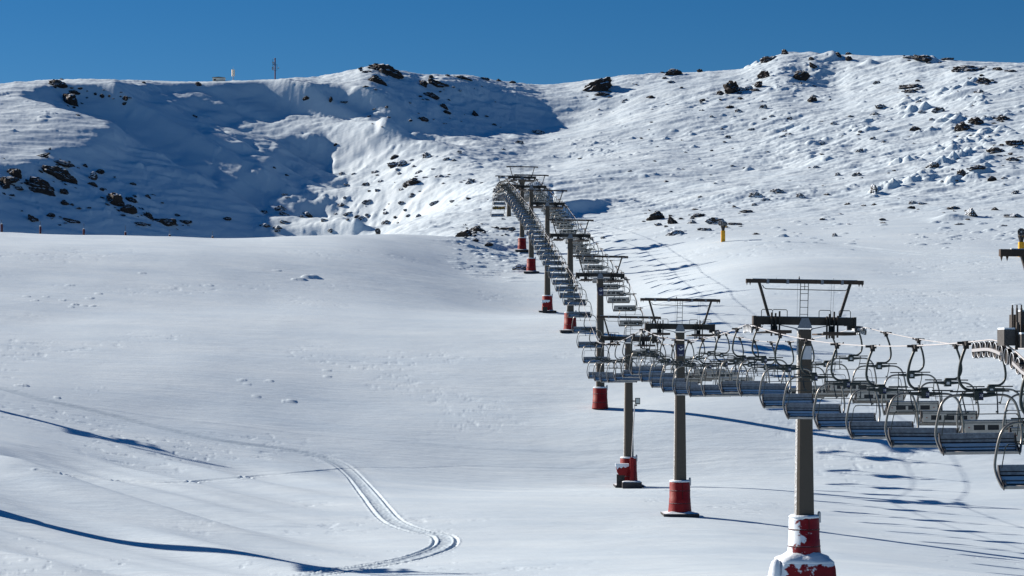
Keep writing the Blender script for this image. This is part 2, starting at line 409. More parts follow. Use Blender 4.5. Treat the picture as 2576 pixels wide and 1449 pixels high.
# the ground meets every tower foot and settles round it
# ------------------------------------------------------------------ materials
def mat(name, col, rough=0.6, metal=0.0, spec=0.5, noise=None, bump=None):
    m = bpy.data.materials.new(name); m.use_nodes = True
    nt = m.node_tree; b = nt.nodes['Principled BSDF']
    b.inputs['Base Color'].default_value = (*col, 1); b.inputs['Roughness'].default_value = rough
    b.inputs['Metallic'].default_value = metal; b.inputs['Specular IOR Level'].default_value = spec
    if noise:                        # (scale, second colour, amount low, high)
        tc = nt.nodes.new('ShaderNodeTexCoord'); n = nt.nodes.new('ShaderNodeTexNoise'); r = nt.nodes.new('ShaderNodeValToRGB')
        n.inputs['Scale'].default_value = noise[0]; n.inputs['Detail'].default_value = 5
        nt.links.new(tc.outputs['Object'], n.inputs['Vector']); nt.links.new(n.outputs['Fac'], r.inputs['Fac'])
        r.color_ramp.elements[0].position = noise[2]; r.color_ramp.elements[1].position = noise[3]
        r.color_ramp.elements[0].color = (*col, 1); r.color_ramp.elements[1].color = (*noise[1], 1)
        nt.links.new(r.outputs['Color'], b.inputs['Base Color'])
    if bump:
        tc = nt.nodes.new('ShaderNodeTexCoord'); n = nt.nodes.new('ShaderNodeTexNoise'); k = nt.nodes.new('ShaderNodeBump')
        n.inputs['Scale'].default_value = bump[0]; k.inputs['Strength'].default_value = bump[1]; k.inputs['Distance'].default_value = bump[2]
        nt.links.new(tc.outputs['Object'], n.inputs['Vector']); nt.links.new(n.outputs['Fac'], k.inputs['Height']); nt.links.new(k.outputs['Normal'], b.inputs['Normal'])
    return m
def snow_material():
    m = bpy.data.materials.new('wind_packed_snow'); m.use_nodes = True; nt = m.node_tree; N = nt.nodes; Lk = nt.links
    b = N['Principled BSDF']; b.inputs['Roughness'].default_value = 0.62; b.inputs['Specular IOR Level'].default_value = 0.25
    tc = N.new('ShaderNodeTexCoord')
    # slight tone changes between fresh drift and packed crust
    mp = N.new('ShaderNodeMapping'); mp.inputs['Rotation'].default_value = (0, 0, math.radians(-14)); mp.inputs['Scale'].default_value = (0.05, 0.16, 0.1)
    n1 = N.new('ShaderNodeTexNoise'); n1.inputs['Scale'].default_value = 1.0; n1.inputs['Detail'].default_value = 7; n1.inputs['Roughness'].default_value = 0.62
    cr = N.new('ShaderNodeValToRGB'); cr.color_ramp.elements[0].position = 0.30; cr.color_ramp.elements[1].position = 0.68
    cr.color_ramp.elements[0].color = (0.56, 0.70, 0.81, 1); cr.color_ramp.elements[1].color = (0.67, 0.80, 0.88, 1)
    Lk.new(tc.outputs['Object'], mp.inputs['Vector']); Lk.new(mp.outputs['Vector'], n1.inputs['Vector']); Lk.new(n1.outputs['Fac'], cr.inputs['Fac'])
    at_ = N.new('ShaderNodeAttribute'); at_.attribute_name = 'packed'; mxp = N.new('ShaderNodeMix'); mxp.data_type = 'RGBA'; mxp.blend_type = 'MULTIPLY'; mxp.inputs['B'].default_value = (0.74, 0.77, 0.80, 1)
    Lk.new(at_.outputs['Fac'], mxp.inputs['Factor']); Lk.new(cr.outputs['Color'], mxp.inputs['A']); Lk.new(mxp.outputs['Result'], b.inputs['Base Color'])
    prev = None
    for (sc, st, di) in (((0.35, 1.1, 0.6), 0.30, 0.28), ((1.5, 4.2, 2.0), 0.20, 0.10), ((5, 9, 6), 0.25, 0.03)):
        q = N.new('ShaderNodeMapping'); q.inputs['Rotation'].default_value = (0, 0, math.radians(-18)); q.inputs['Scale'].default_value = sc
        n = N.new('ShaderNodeTexNoise'); n.inputs['Scale'].default_value = 1; n.inputs['Detail'].default_value = 4
        k = N.new('ShaderNodeBump'); k.inputs['Strength'].default_value = st; k.inputs['Distance'].default_value = di
        Lk.new(tc.outputs['Object'], q.inputs['Vector']); Lk.new(q.outputs['Vector'], n.inputs['Vector']); Lk.new(n.outputs['Fac'], k.inputs['Height'])
        if prev: Lk.new(prev.outputs['Normal'], k.inputs['Normal'])
        prev = k
    Lk.new(prev.outputs['Normal'], b.inputs['Normal'])
    return m
def snowy(name, col, up0, up1, side=0.0, scale=3.0, rough=0.7, amt=0.5, col2=None, bd=0.025):
    """a surface with snow lying on its upward faces and wind-plastered patches, more on the windward (left) side"""
    m = bpy.data.materials.new(name); m.use_nodes = True; nt = m.node_tree; N = nt.nodes; Lk = nt.links
    b = N['Principled BSDF']; b.inputs['Roughness'].default_value = rough; b.inputs['Specular IOR Level'].default_value = 0.3
    g = N.new('ShaderNodeNewGeometry'); sx = N.new('ShaderNodeSeparateXYZ'); Lk.new(g.outputs['Normal'], sx.inputs['Vector'])
    tc = N.new('ShaderNodeTexCoord'); n = N.new('ShaderNodeTexNoise'); n.inputs['Scale'].default_value = scale; n.inputs['Detail'].default_value = 6; n.inputs['Roughness'].default_value = .65
    Lk.new(tc.outputs['Object'], n.inputs['Vector'])
    def mth(op, a, bb):
        k = N.new('ShaderNodeMath'); k.operation = op
        for i, v in enumerate((a, bb)):
            if isinstance(v, (int, float)): k.inputs[i].default_value = v
            else: Lk.new(v, k.inputs[i])
        return k.outputs[0]
    s = mth('MULTIPLY', sx.outputs['X'], -side); s = mth('ADD', s, sx.outputs['Z'])
    nn = mth('SUBTRACT', n.outputs['Fac'], 0.5); nn = mth('MULTIPLY', nn, amt*2); s = mth('ADD', s, nn)
    mr = N.new('ShaderNodeMapRange'); mr.interpolation_type = 'SMOOTHSTEP'; mr.inputs['From Min'].default_value = up0; mr.inputs['From Max'].default_value = up1
    Lk.new(s, mr.inputs['Value'])
    n2 = N.new('ShaderNodeTexNoise'); n2.inputs['Scale'].default_value = scale*2.2; n2.inputs['Detail'].default_value = 6; Lk.new(tc.outputs['Object'], n2.inputs['Vector'])
    mx0 = N.new('ShaderNodeMix'); mx0.data_type = 'RGBA'; mx0.inputs['A'].default_value = (*col, 1); c2 = col2 or tuple(v*0.45 for v in col); mx0.inputs['B'].default_value = (*c2, 1); Lk.new(n2.outputs['Fac'], mx0.inputs['Factor'])
    mx = N.new('ShaderNodeMix'); mx.data_type = 'RGBA'; Lk.new(mr.outputs['Result'], mx.inputs['Factor']); Lk.new(mx0.outputs['Result'], mx.inputs['A']); mx.inputs['B'].default_value = (0.70, 0.79, 0.87, 1)
    Lk.new(mx.outputs['Result'], b.inputs['Base Color'])
    k = N.new('ShaderNodeBump'); k.inputs['Strength'].default_value = 0.5; k.inputs['Distance'].default_value = bd; Lk.new(n2.outputs['Fac'], k.inputs['Height']); Lk.new(k.outputs['Normal'], b.inputs['Normal'])
    return m
SNOW = snow_material()

# ------------------------------------------------------------------ scene, camera, light
scn = bpy.context.scene; COL = scn.collection
w = bpy.data.worlds.new('World'); scn.world = w; w.use_nodes = True
nt = w.node_tree; bg = nt.nodes['Background']
sky = nt.nodes.new('ShaderNodeTexSky'); sky.sky_type = 'NISHITA'; sky.sun_disc = False
sky.sun_elevation = SUN_EL; sky.altitude = 2600; sky.air_density = 1.0; sky.dust_density = 0.2; sky.ozone_density = 5.0
SDIR = Vector((-math.cos(SUN_EL)*math.cos(SUN_A), math.cos(SUN_EL)*math.sin(SUN_A), math.sin(SUN_EL)))   # towards the sun
sky.sun_rotation = math.atan2(SDIR.x, SDIR.y)
hs = nt.nodes.new('ShaderNodeHueSaturation'); hs.inputs['Saturation'].default_value = 1.27
nt.links.new(sky.outputs['Color'], hs.inputs['Color']); nt.links.new(hs.outputs['Color'], bg.inputs['Color'])
bg.inputs['Strength'].default_value = 0.042
sl_ = bpy.data.lights.new('sun', 'SUN'); sl_.energy = 5.0; sl_.angle = math.radians(0.5); sl_.color = (1.0, 0.87, 0.75)
so = bpy.data.objects.new('sun', sl_); COL.objects.link(so); so.rotation_euler = (-SDIR).to_track_quat('-Z', 'Y').to_euler()
cd = bpy.data.cameras.new('camera'); cd.sensor_width = 36; cd.lens = 36*F/2576; cd.clip_end = 20000; cd.clip_start = 0.5
cd.shift_y = (HZ-724.5)/2576
cam = bpy.data.objects.new('camera', cd); COL.objects.link(cam); cam.rotation_euler = (math.pi/2, 0, 0); scn.camera = cam
scn.view_settings.view_transform = 'Standard'; scn.view_settings.look = 'None'; scn.view_settings.exposure = 0.62
scn.cycles.max_bounces = 6; scn.cycles.diffuse_bounces = 1; scn.cycles.glossy_bounces = 2; scn.cycles.use_denoising = True

def sheet(name, j0, j1, material, label=None):
    n = j1-j0
    V = np.stack([XX[:, j0:j1], YY[:, j0:j1], ZZ[:, j0:j1]], -1).reshape(-1, 3).astype(np.float32)
    a = (np.arange(NC-1)[:, None]*n+np.arange(n-1)[None, :]).ravel()
    Q = np.stack([a, a+n, a+n+1, a+1], -1).astype(np.int32)
    me = bpy.data.meshes.new(name); me.vertices.add(len(V)); me.vertices.foreach_set('co', V.ravel())
    me.loops.add(Q.size); me.loops.foreach_set('vertex_index', Q.ravel()); me.polygons.add(len(Q))
    me.polygons.foreach_set('loop_start', np.arange(0, Q.size, 4, dtype=np.int32)); me.polygons.foreach_set('use_smooth', np.ones(len(Q), bool))
    me.update(); me.materials.append(material)
    at_ = me.attributes.new('packed', 'FLOAT', 'POINT'); at_.data.foreach_set('value', np.ascontiguousarray(np.clip(PACK[:, j0:j1], 0, 1)).ravel().astype(np.float32))
    o = bpy.data.objects.new(name, me); COL.objects.link(o); o['kind'] = 'structure'
    return o
def build_ground():
    js = int(np.searchsorted(RY, 452))
    g = sheet('ground', 0, js+1, SNOW); h = sheet('hills', js, NR, SNOW)
    g['label'] = 'smooth snow covered ski piste with tracks'; h['label'] = 'snowy mountainside with scattered rocks under blue sky'
# ------------------------------------------------------------------ mesh helpers
class MB:
    def __init__(s, M=None): s.v = []; s.f = []; s.M = M or Matrix.Identity(4)
    def add(s, vs, fs):
        o = len(s.v); s.v += [tuple(s.M @ Vector(p)) for p in vs]; s.f += [tuple(i+o for i in f) for f in fs]; return s
    def box(s, c, d, R=None):
        x, y, z = (k/2 for k in d)
        P = [Vector((a*x, b*y, e*z)) for a in (-1, 1) for b in (-1, 1) for e in (-1, 1)]
        if R: P = [R @ p for p in P]
        P = [p+Vector(c) for p in P]
        return s.add(P, [(0,1,3,2),(4,6,7,5),(0,4,5,1),(2,3,7,6),(0,2,6,4),(1,5,7,3)])
    def tube(s, pts, r, n=6, caps=True):
        pts = [Vector(p) for p in pts]; rs = r if isinstance(r, (list, tuple)) else [r]*len(pts)
        V = []; up = None
        for i, p in enumerate(pts):
            t = (pts[min(i+1, len(pts)-1)]-pts[max(i-1, 0)]).normalized()
            if up is None:
                up = Vector((0, 0, 1)) if abs(t.z) < .9 else Vector((0, 1, 0))
            a = (up-t*up.dot(t)).normalized(); up = a; b = t.cross(a)
            V += [p+(a*math.cos(2*math.pi*k/n+math.pi/n)+b*math.sin(2*math.pi*k/n+math.pi/n))*rs[i] for k in range(n)]
        Fs = []
        for i in range(len(pts)-1):
            for k in range(n):
                k2 = (k+1) % n; Fs.append((i*n+k, i*n+k2, (i+1)*n+k2, (i+1)*n+k))
        if caps: Fs += [tuple(range(n-1, -1, -1)), tuple((len(pts)-1)*n+k for k in range(n))]
        return s.add(V, Fs)
    def prism(s, out, y0, y1):          # outline in x,z pulled along y
        n = len(out)
        V = [(x, y0, z) for x, z in out]+[(x, y1, z) for x, z in out]
        return s.add(V, [tuple(range(n)), tuple(range(2*n-1, n-1, -1))]+[(k, n+k, n+(k+1) % n, (k+1) % n) for k in range(n)])
    def rings(s, rr, n=8, rot=None, sx=1, sy=1, cx=0, cy=0):     # stacked rings (radius, z)
        rot = math.pi/n if rot is None else rot
        V = [(cx+sx*r*math.cos(2*math.pi*k/n+rot), cy+sy*r*math.sin(2*math.pi*k/n+rot), z) for r, z in rr for k in range(n)]
        Fs = [(i*n+k, i*n+(k+1) % n, (i+1)*n+(k+1) % n, (i+1)*n+k) for i in range(len(rr)-1) for k in range(n)]
        return s.add(V, Fs+[tuple(range(n-1, -1, -1)), tuple((len(rr)-1)*n+k for k in range(n))])
    def mesh(s, name, material, smooth=False):
        me = bpy.data.meshes.new(name); me.from_pydata(s.v, [], s.f); me.update()
        if smooth: me.polygons.foreach_set('use_smooth', [True]*len(me.polygons))
        me.materials.append(material); return me
def link(name, me, parent=None, loc=(0, 0, 0), rot=(0, 0, 0), scale=(1, 1, 1)):
    o = bpy.data.objects.new(name, me); COL.objects.link(o); o.parent = parent
    o.location = loc; o.rotation_euler = rot; o.scale = scale; return o
def thing(name, label, cat, loc=(0, 0, 0), rz=0, group=None, me=None):
    o = link(name, me, None, loc, (0, 0, rz)); o['label'] = label; o['category'] = cat
    if group: o['group'] = group
    return o
def copy_tree(o, parent=None):
    c = o.copy(); COL.objects.link(c); c.parent = parent
    for ch in list(KIDS.get(o.name, [])):
        d = copy_tree(ch, c); KIDS.setdefault(c.name, []).append(d)
    return c
KIDS = {}
def kid(name, me, parent, **k):
    o = link(name, me, parent, **k); KIDS.setdefault(parent.name, []).append(o); return o

STEEL = mat('weathered_dark_steel', (.034, .030, .026), .55, .0, .4, (1.6, (.06, .05, .04), .35, .7))
BROWN = mat('rusty_brown_steel', (.050, .040, .034), .65, 0, .3, (2.5, (.085, .055, .04), .4, .75))
GALV = snowy('concrete_grey_column_with_rime', (.090, .078, .064), .80, 1.2, .95, 9.0, .7, .45, (.070, .061, .050), .008)
PALE = mat('galvanised_steel', (.42, .43, .45), .45, .3, .5)
FROST = snowy('frosted_bracket', (.30, .34, .40), .2, .9, .5, 6, .6, .4)
HANG = mat('dark_green_grey_paint', (.040, .052, .052), .38, .35, .5)
TUBE = mat('grey_tube_steel', (.22, .22, .21), .35, .7, .5)
SLAT = snowy('rimed_slats', (.27, .27, .285), .1, .9, .25, 7.0, .55, .45, (.19, .20, .22))
FRAME_SHADE = mat('dark_frame_and_gap_shade', (.018, .020, .024), .6)  # chair side frames, and the dark sheets that stand for shade in the gaps
LIP = mat('pale_slat', (.50, .47, .43), .5, 0, .3, (6, (.38, .37, .35), .4, .7))  # paler than the slats behind it
PANEL = mat('pale_back_panel', (.52, .49, .44), .6, 0, .3, (3, (.42, .40, .36), .4, .7))
RED = snowy('red_vinyl_padding', (.24, .003, .006), .95, 1.15, .42, 3.2, .6, .42, (.15, .002, .005))
REDSNOWB = snowy('red_vinyl_block_plastered_with_snow', (.24, .003, .008), .20, .38, .55, 1.9, .5, 1.0, (.15, .002, .006))
REDSNOW = snowy('red_vinyl_padding_plastered_with_snow', (.24, .003, .008), .40, .56, .62, 2.3, .5, 1.0, (.13, .004, .009))
REDX = mat('red_reflector', (.28, .06, .04), .5)
HYD = snowy('faded_red_padding', (.075, .010, .022), 1.0, 1.3, .5, 4, .6, .4)
STRAP = snowy('dark_red_strap', (.075, .003, .005), .7, 1.0, .6, 5, .6, .6)
NAVY = mat('navy_sign', (.012, .018, .075), .5)
WHITE = mat('white_print', (.75, .76, .78), .5)
PLATE = mat('pale_plate', (.62, .65, .70), .5, 0, .3, (2, (.5, .54, .6), .4, .7))
INK = mat('dark_ink', (.02, .02, .03), .6)
YEL = mat('yellow_padding', (.90, .45, .012), .5, 0, .4, (4, (.45, .21, .01), .4, .7))
BLACK = mat('black_rubber', (.012, .012, .014), .6)
DARKC = snowy('dark_wet_concrete', (.06, .06, .065), .5, .9, .1, 3, .8, .2)
CAP = mat('settled_snow', (.70, .79, .87), .7, 0, .2, None, (7, .5, .05))
RIMEW = snowy('rime_covered_machinery', (.13, .135, .14), .2, .7, .5, 7, .7, .55)
BOXM = snowy('rime_streaked_box', (.10, .10, .10), .75, .95, .2, 4, .6, .4)
ROPEM = mat('wire_rope', (.55, .56, .57), .4, .2, .5)
GLASS = mat('lamp_glass', (.45, .5, .5), .15, 0, .6)
CREAM = mat('cream_plaster', (.85, .78, .66), .7)
MASTR = mat('dull_red_mast', (.10, .02, .04), .6)
ROCK = snowy('dark_schist_with_snow', (.045, .036, .030), .66, .95, .2, .45, .85, .45, (.012, .010, .011), .08)
ROCKS = snowy('snow_plastered_schist', (.055, .045, .04), .20, .62, .45, .6, .85, .7, (.02, .018, .018), .08)

# ------------------------------------------------------------------ lift line
SLOPE_X = -0.0428
def cx_line(D): return 16.3+SLOPE_X*(D-122)
YAW = 0.0428
GAUGE = 3.15
# distance, crossarm height, rope drop below the crossarm
TW = [(68.8, .80, .54), (122, 1.60, .20), (180, 1.90, .20), (224, 1.14, .43), (259, 8.85, .20), (310, 16.2, .22), (365, 24.4, .2), (417, 31.1, .2), (454, 35.8, .3), (520, 39.1, .2)]
SAG = [.62, .95, .55, .25, .18, .22, .22, .18, .10, .25]
RK = [(40, -4.6), (66.2, -.42), (70.4, .26)]
def rope_z(D):
    if D <= 66.2: return -.42-(66.2-D)*.172
    if D <= 70.4: t = (D-66.2)/4.2; return -.42+.68*(1-(1-t)**1.8)
    pts = [(70.4, .26)]+[(d, h-r) for d, h, r in TW[1:]]
    for k in range(len(pts)-1):
        (a, za), (b, zb) = pts[k], pts[k+1]
        if D <= b:
            t = (D-a)/(b-a); return za+(zb-za)*t-4*SAG[k]*t*(1-t)
    return pts[-1][1]-(D-pts[-1][0])*.02
ROLL = math.radians(0.9)
def side(D, s, off=GAUGE):         # s=-1 left, +1 right
    return Vector((cx_line(D)+s*off*math.cos(YAW), D+s*off*math.sin(YAW), rope_z(D)-s*.06))

def build_ropes():
    for s, nm, lab in ((-1, 'left', 'left steel haul rope of the chairlift carrying chairs that face the camera'), (1, 'right', 'right steel haul rope of the chairlift carrying chairs seen from behind')):
        pts = [side(D, s) for D in list(np.arange(44, 66, 4))+list(np.arange(66, 72, .5))+list(np.arange(72, 522, 3.0))]
        thing('haul_rope', lab, 'rope', group='haul ropes of the chairlift', me=MB().tube(pts, .027, 6).mesh('haul_rope', ROPEM, True))

# ------------------------------------------------------------------ towers
HM = {}
def head_mesh(key, material, fn, smooth=False):
    if key not in HM:
        m = MB(Matrix.Rotation(ROLL, 4, 'Y')); fn(m); HM[key] = m.mesh(key, material, smooth)
    return HM[key]
def f_crossarm(m):
    m.box((0, 0, 0), (5.5, .46, .44))
    for x in (-2.82, 2.82): m.box((x, 0, 0), (.14, .54, .52))
    for x in (-2.32, 2.32, -2.68, 2.68): m.box((x, 0, 0), (.05, .50, .49))
    for s in (-1, 1):
        m.box((s*2.55, 0, -.34), (.24, .3, .24)); m.box((s*2.95, 0, -.30), (.5, .2, .14)); m.box((s*3.02, 0, -.42), (.12, .3, .3))
def f_haunch(m):
    m.prism([(-1.36, -.222), (-.42, -.40), (-.36, -.46), (.36, -.46), (.42, -.40), (1.36, -.222), (1.36, -.25), (.46, -.45), (.40, -.52), (-.40, -.52), (-.46, -.45), (-1.36, -.25)][::-1], -.22, .22)
    m.prism([(-.18, .17), (.20, .17), (.36, -.22), (.42, -.395), (-.42, -.395), (-.34, -.22)], -.27, -.235)
def f_beam(m):
    m.box((0, 0, 2.20), (6.6, .22, .22))
    for x in (-3.24, -3.06, 3.06, 3.24): m.add([(x-.035, -.05, 2.09), (x+.035, -.05, 2.09), (x+.035, .05, 2.09), (x-.035, .05, 2.09), (x, 0, 1.92)], [(0,1,2,3),(1,0,4),(2,1,4),(3,2,4),(0,3,4)])
    m.box((-.31, 0, 2.36), (.07, .07, .12)); m.tube([(-.31, 0, 2.3), (-.31, 0, 2.5)], .02, 5)
    m.tube([(1.63, 0, 2.3), (1.63, 0, 2.42)], .012, 4); m.tube([(-1.6, 0, 2.3), (-1.6, 0, 2.40)], .012, 4)
def f_clamp(x):
    return lambda m: m.box((x, -.01, 2.20), (.14, .27, .27))
def f_leg(s):
    def f(m): m.tube([(s*2.56, 0, 2.12), (s*1.98, 0, .20)], .105, 4)
    return f
def f_stay(m):
    m.tube([(-2.38, -.06, 1.98), (-2.30, -.06, 1.83), (-2.16, -.06, 1.77), (2.28, -.06, 1.74), (2.38, -.06, 1.80), (2.44, -.06, 1.98)], .026, 5)
    for x in (-.40, 1.52, 1.66): m.tube([(x, -.03, 2.1), (x*.97-.02, -.03, .22)], .008, 4)
def f_ladder(m):
    for x in (-.25, .19): m.tube([(x, -.12, 2.12), (x-.02, -.12, .2)], .022, 5)
    for z in (1.93, 1.54, 1.15, .77, .38): m.tube([(-.26, -.12, z), (.19, -.12, z)], .017, 5)
    m.tube([(-.02, -.12, 2.1), (-.02, -.12, 1.76)], .02, 5)
def f_catwalk(x0, x1, z):
    def f(m):
        m.box(((x0+x1)/2, 0, z), (x1-x0, 3.4, .09)); m.box(((x0+x1)/2, -1.72, z+.05), (x1-x0, .05, .16))
    return f
def f_hang1(m):
    m.box((-1.68, -.2, -.45), (.30, .2, .36)); m.box((-1.68, -.2, -.2), (.2, .2, .4))
def f_hang2(m):
    m.box((1.55, -.15, -.52), (.26, .25, .55)); m.box((1.95, -.1, -.66), (1.1, .5, .12))
POSTS = ((-1.88, -.86, .45), (-1.66, -.8, .42), (-1.44, -.86, .53), (1.22, -1.0, .28), (1.36, -.95, .42), (1.62, -.98, .55), (1.82, -.9, .32))
def f_post(x, z0, z1):
    return lambda m: m.box((x, -.35, (z0+z1)/2), (.085, .11, z1-z0))
RAILS = ((-2.48, -1.86), (-1.86, -1.04), (.74, 1.40), (1.86, 2.50))
def f_rail(a, b):
    return lambda m: m.tube([(a, -.5, .2), (a, -.5, .55), (a+.06, -.5, .61), (b-.06, -.5, .61), (b, -.5, .55), (b, -.5, .2)], .022, 5)
def f_sheave_frame(s, down):
    def f(m):
        z = -.42 if not down else -.20
        m.box((s*3.02, 0, z), (.10, 3.0, .16)); m.box((s*3.0, -.9, z-.02), (.16, .9, .10)); m.box((s*3.0, .9, z-.02), (.16, .9, .10))
        m.box((s*2.95, 0, z+.02), (.2, .35, .3))
        m.tube([(s*3.15, -1.7, z+.02), (s*3.15, -1.35, z+.12)], .03, 5)
    return f
def wheel_mesh(key, r, wdt, material):
    if key not in HM:
        m = MB(Matrix.Rotation(math.pi/2, 4, 'Y')); h = wdt/2
        m.rings([(r*.55, -h*.5), (r*.8, -h*.5), (r, -h), (r*.93, -h*.2), (r*.93, h*.2), (r, h), (r*.8, h*.5), (r*.55, h*.5)], 16)
        HM[key] = m.mesh(key, material)
    return HM[key]
def bird(m, w):
    k = w
    m.prism([(-.40*k, .12*k), (-.22*k, .06*k), (-.05*k, -.10*k), (.12*k, .02*k), (.42*k, .16*k), (.36*k, -.08*k), (.15*k, -.24*k), (-.15*k, -.24*k), (-.30*k, -.08*k)], -.004, .004)
    m.prism([(-.15*k, .30*k), (.18*k, .36*k), (.25*k, .30*k), (-.05*k, .24*k)], -.004, .004)
def build_tower(D, H, drop, base, label, sign=None, first=False, pad_h=2.7, flare=False, at_loc=None, ground=None, top_only=False):
    X = cx_line(D) if at_loc is None else at_loc
    gz = height(X, D) if ground is None else ground
    t = thing('lift_tower', label, 'lift tower', (X, D, gz), YAW, 'steel towers of the chairlift')
    h = H-gz
    pb = 1.45 if base == 'block' else .25 if base == 'slab' else 0.0
    c = MB(); V_ = []
    for a_, z_ in ((.545, -1.0), (.53, pb), (.355, h-.47)):
        b_ = a_*.72; V_ += [(a_, -b_, z_), (a_, b_, z_), (b_, a_, z_), (-b_, a_, z_), (-a_, b_, z_), (-a_, -b_, z_), (-b_, -a_, z_), (b_, -a_, z_)]
    c.add(V_, [(i*8+k, i*8+(k+1) % 8, (i+1)*8+(k+1) % 8, (i+1)*8+k) for i in range(2) for k in range(8)]+[tuple(range(16, 24))]); kid('column', c.mesh('column', GALV), t)
    hl = dict(loc=(0, 0, h))
    kid('crossarm', head_mesh('crossarm', STEEL, f_crossarm), t, **hl)
    kid('haunch', head_mesh('haunch', FROST, f_haunch), t, **hl)
    kid('gantry_beam', head_mesh('gantry_beam', BROWN, f_beam), t, **hl)
    for x in (-2.08, -.97, .97, 2.10): kid('beam_clamp', head_mesh('beam_clamp%g' % x, FROST, f_clamp(x)), t, **hl)
    for s in (-1, 1): kid('gantry_leg', head_mesh('gantry_leg%d' % s, STEEL, f_leg(s)), t, **hl)
    kid('stay_rod', head_mesh('stay_rod', HANG, f_stay), t, **hl)
    kid('ladder', head_mesh('ladder', HANG, f_ladder), t, **hl)
    kid('catwalk', head_mesh('catwalk_a', BROWN, f_catwalk(-2.43, -.98, -.66)), t, **hl)
    kid('catwalk', head_mesh('catwalk_b', BROWN, f_catwalk(.76, 2.6, -.72)), t, **hl)
    for q in POSTS: kid('post', head_mesh('post%g' % q[0], STEEL, f_post(*q)), t, **hl)
    kid('hanger_bracket', head_mesh('hanger_bracket_a', STEEL, f_hang1), t, **hl); kid('hanger_bracket', head_mesh('hanger_bracket_b', STEEL, f_hang2), t, **hl)
    for q in RAILS: kid('handrail', head_mesh('handrail%g' % q[0], HANG, f_rail(*q)), t, **hl)
    kid('snow_cap', head_mesh('snow_cap_arm', CAP, lambda m: m.box((0, 0, .235), (5.3, .36, .03))), t, **hl)
    kid('snow_cap', head_mesh('snow_cap_beam', CAP, lambda m: m.box((0, 0, 2.325), (5.9, .15, .025))), t, **hl)
    down = drop > .3
    for s in (-1, 1):
        if s == -1 and D < 80: continue
        fr = kid('sheave_assembly', head_mesh('sheave_frame%d%d' % (s, down), RIMEW, f_sheave_frame(s, down)), t, **hl)
        for k in range(6):
            y = (k-2.5)*.52
            d = (D+y)
            zz = (rope_z(d)-H if at_loc is None else -.20)-s*.06+(.21 if (down and D > 100) else -.235)
            kid('sheave', wheel_mesh('sheave', .21, .11, RIMEW), fr, loc=(s*GAUGE, y, zz))
    if sign:
        w, hh, zc = (.50, .74, -1.76) if sign == 'pale' else (.62, .95, -1.95)
        rr = .355+.175*(-zc/h)
        p = kid('sign_plate', MB().box((0, 0, 0), (w, .025, hh)).mesh('sign_plate', PLATE if sign == 'pale' else NAVY), t, loc=(.08 if sign == 'pale' else .04, -rr*.96-.02, h+zc))
        if sign == 'bird':
            m = MB(); bird(m, .52); kid('emblem', m.mesh('emblem', WHITE), p, loc=(0, -.019, .14))
            m = MB(); m.box((0, 0, 0), (.34, .006, .025)); m.box((0, 0, -.07), (.26, .006, .02)); kid('emblem_bar', m.mesh('emblem_bar', WHITE), p, loc=(0, -.017, -.36))
    # padded foot
    if base:
        rs = {'block': REDSNOW}.get(base, RED)
        m = MB(); z0 = pb
        n = 20
        prof = [(.99, z0), (.965, z0+.1), (.90, z0+pad_h*.28), (.88, z0+pad_h*.46), (.86, z0+pad_h*.47), (.85, z0+pad_h*.93), (.80, z0+pad_h)]
        m.rings(prof, n); p = kid('base_padding', m.mesh('base_padding', rs, True), t)
        for f_ in (.30, .70):
            r_ = .90 if f_ < .4 else .862
            kid('strap', MB().rings([(r_, z0+pad_h*f_-.035), (r_+.012, z0+pad_h*f_-.03), (r_+.012, z0+pad_h*f_+.03), (r_, z0+pad_h*f_+.035)], 20).mesh('strap', STRAP), t)
        kid('seam', MB().box((.12, -.885, z0+pad_h*.70), (.035, .03, pad_h*.5), Matrix.Rotation(-.02, 3, 'X')).mesh('seam', STRAP), t)
        m = MB(); m.rings([(.84, z0+pad_h-.06), (.87, z0+pad_h), (.76, z0+pad_h+.09), (.52, z0+pad_h+.10)], n); kid('snow_rim', m.mesh('snow_rim', CAP, True), t)
        m = MB(); m.rings([(.10, z0+pad_h*.86), (.10, z0+pad_h+.2), (.05, z0+pad_h+.3)], 8, cx=.80, cy=-.25); kid('strap_post', m.mesh('strap_post', PALE), t)
        if base == 'block':
            from mathutils import noise as NZ
            def sq(a, r, z, j):
                c, s_ = math.cos(a), math.sin(a); k = r/max(abs(c), abs(s_))**.86
                q = Vector((c*k, s_*k, z)); n_ = j*(NZ.noise(q*1.7)+.5*NZ.noise(q*4.1)); return (q.x*(1+n_*.5), q.y*(1+n_*.5), z+n_*.5*(r < 1.6))
            def blob(levels, n, j):
                m = MB(); V = [sq(2*math.pi*i/n, r, z, j) for r, z in levels for i in range(n)]
                Fs = [(i*n+k, i*n+(k+1) % n, (i+1)*n+(k+1) % n, (i+1)*n+k) for i in range(len(levels)-1) for k in range(n)]+[tuple((len(levels)-1)*n+k for k in range(n))]
                return m.add(V, Fs)
            kid('pedestal_padding', blob([(1.78, -1.2), (1.66, .1), (1.60, .6), (1.55, 1.0), (1.50, 1.26), (1.40, 1.38), (1.2, 1.44), (.7, 1.46)], 48, .09).mesh('pedestal_padding', REDSNOWB, True), t)
            kid('snow_cap', blob([(1.46, 1.25), (1.50, 1.34), (1.40, 1.46), (1.20, 1.56), (1.02, 1.64), (.8, 1.80), (.5, 1.86)], 40, .16).mesh('pedestal_snow', CAP, True), t)
            m = MB(); m.rings([(.75, -.3), (.62, .5), (.48, 1.0), (.34, 1.35), (.12, 1.5)], 14, cx=-1.72, cy=-.9, sx=.75); kid('snow_bank', m.mesh('snow_bank', CAP, True), t)
        elif base == 'slab':
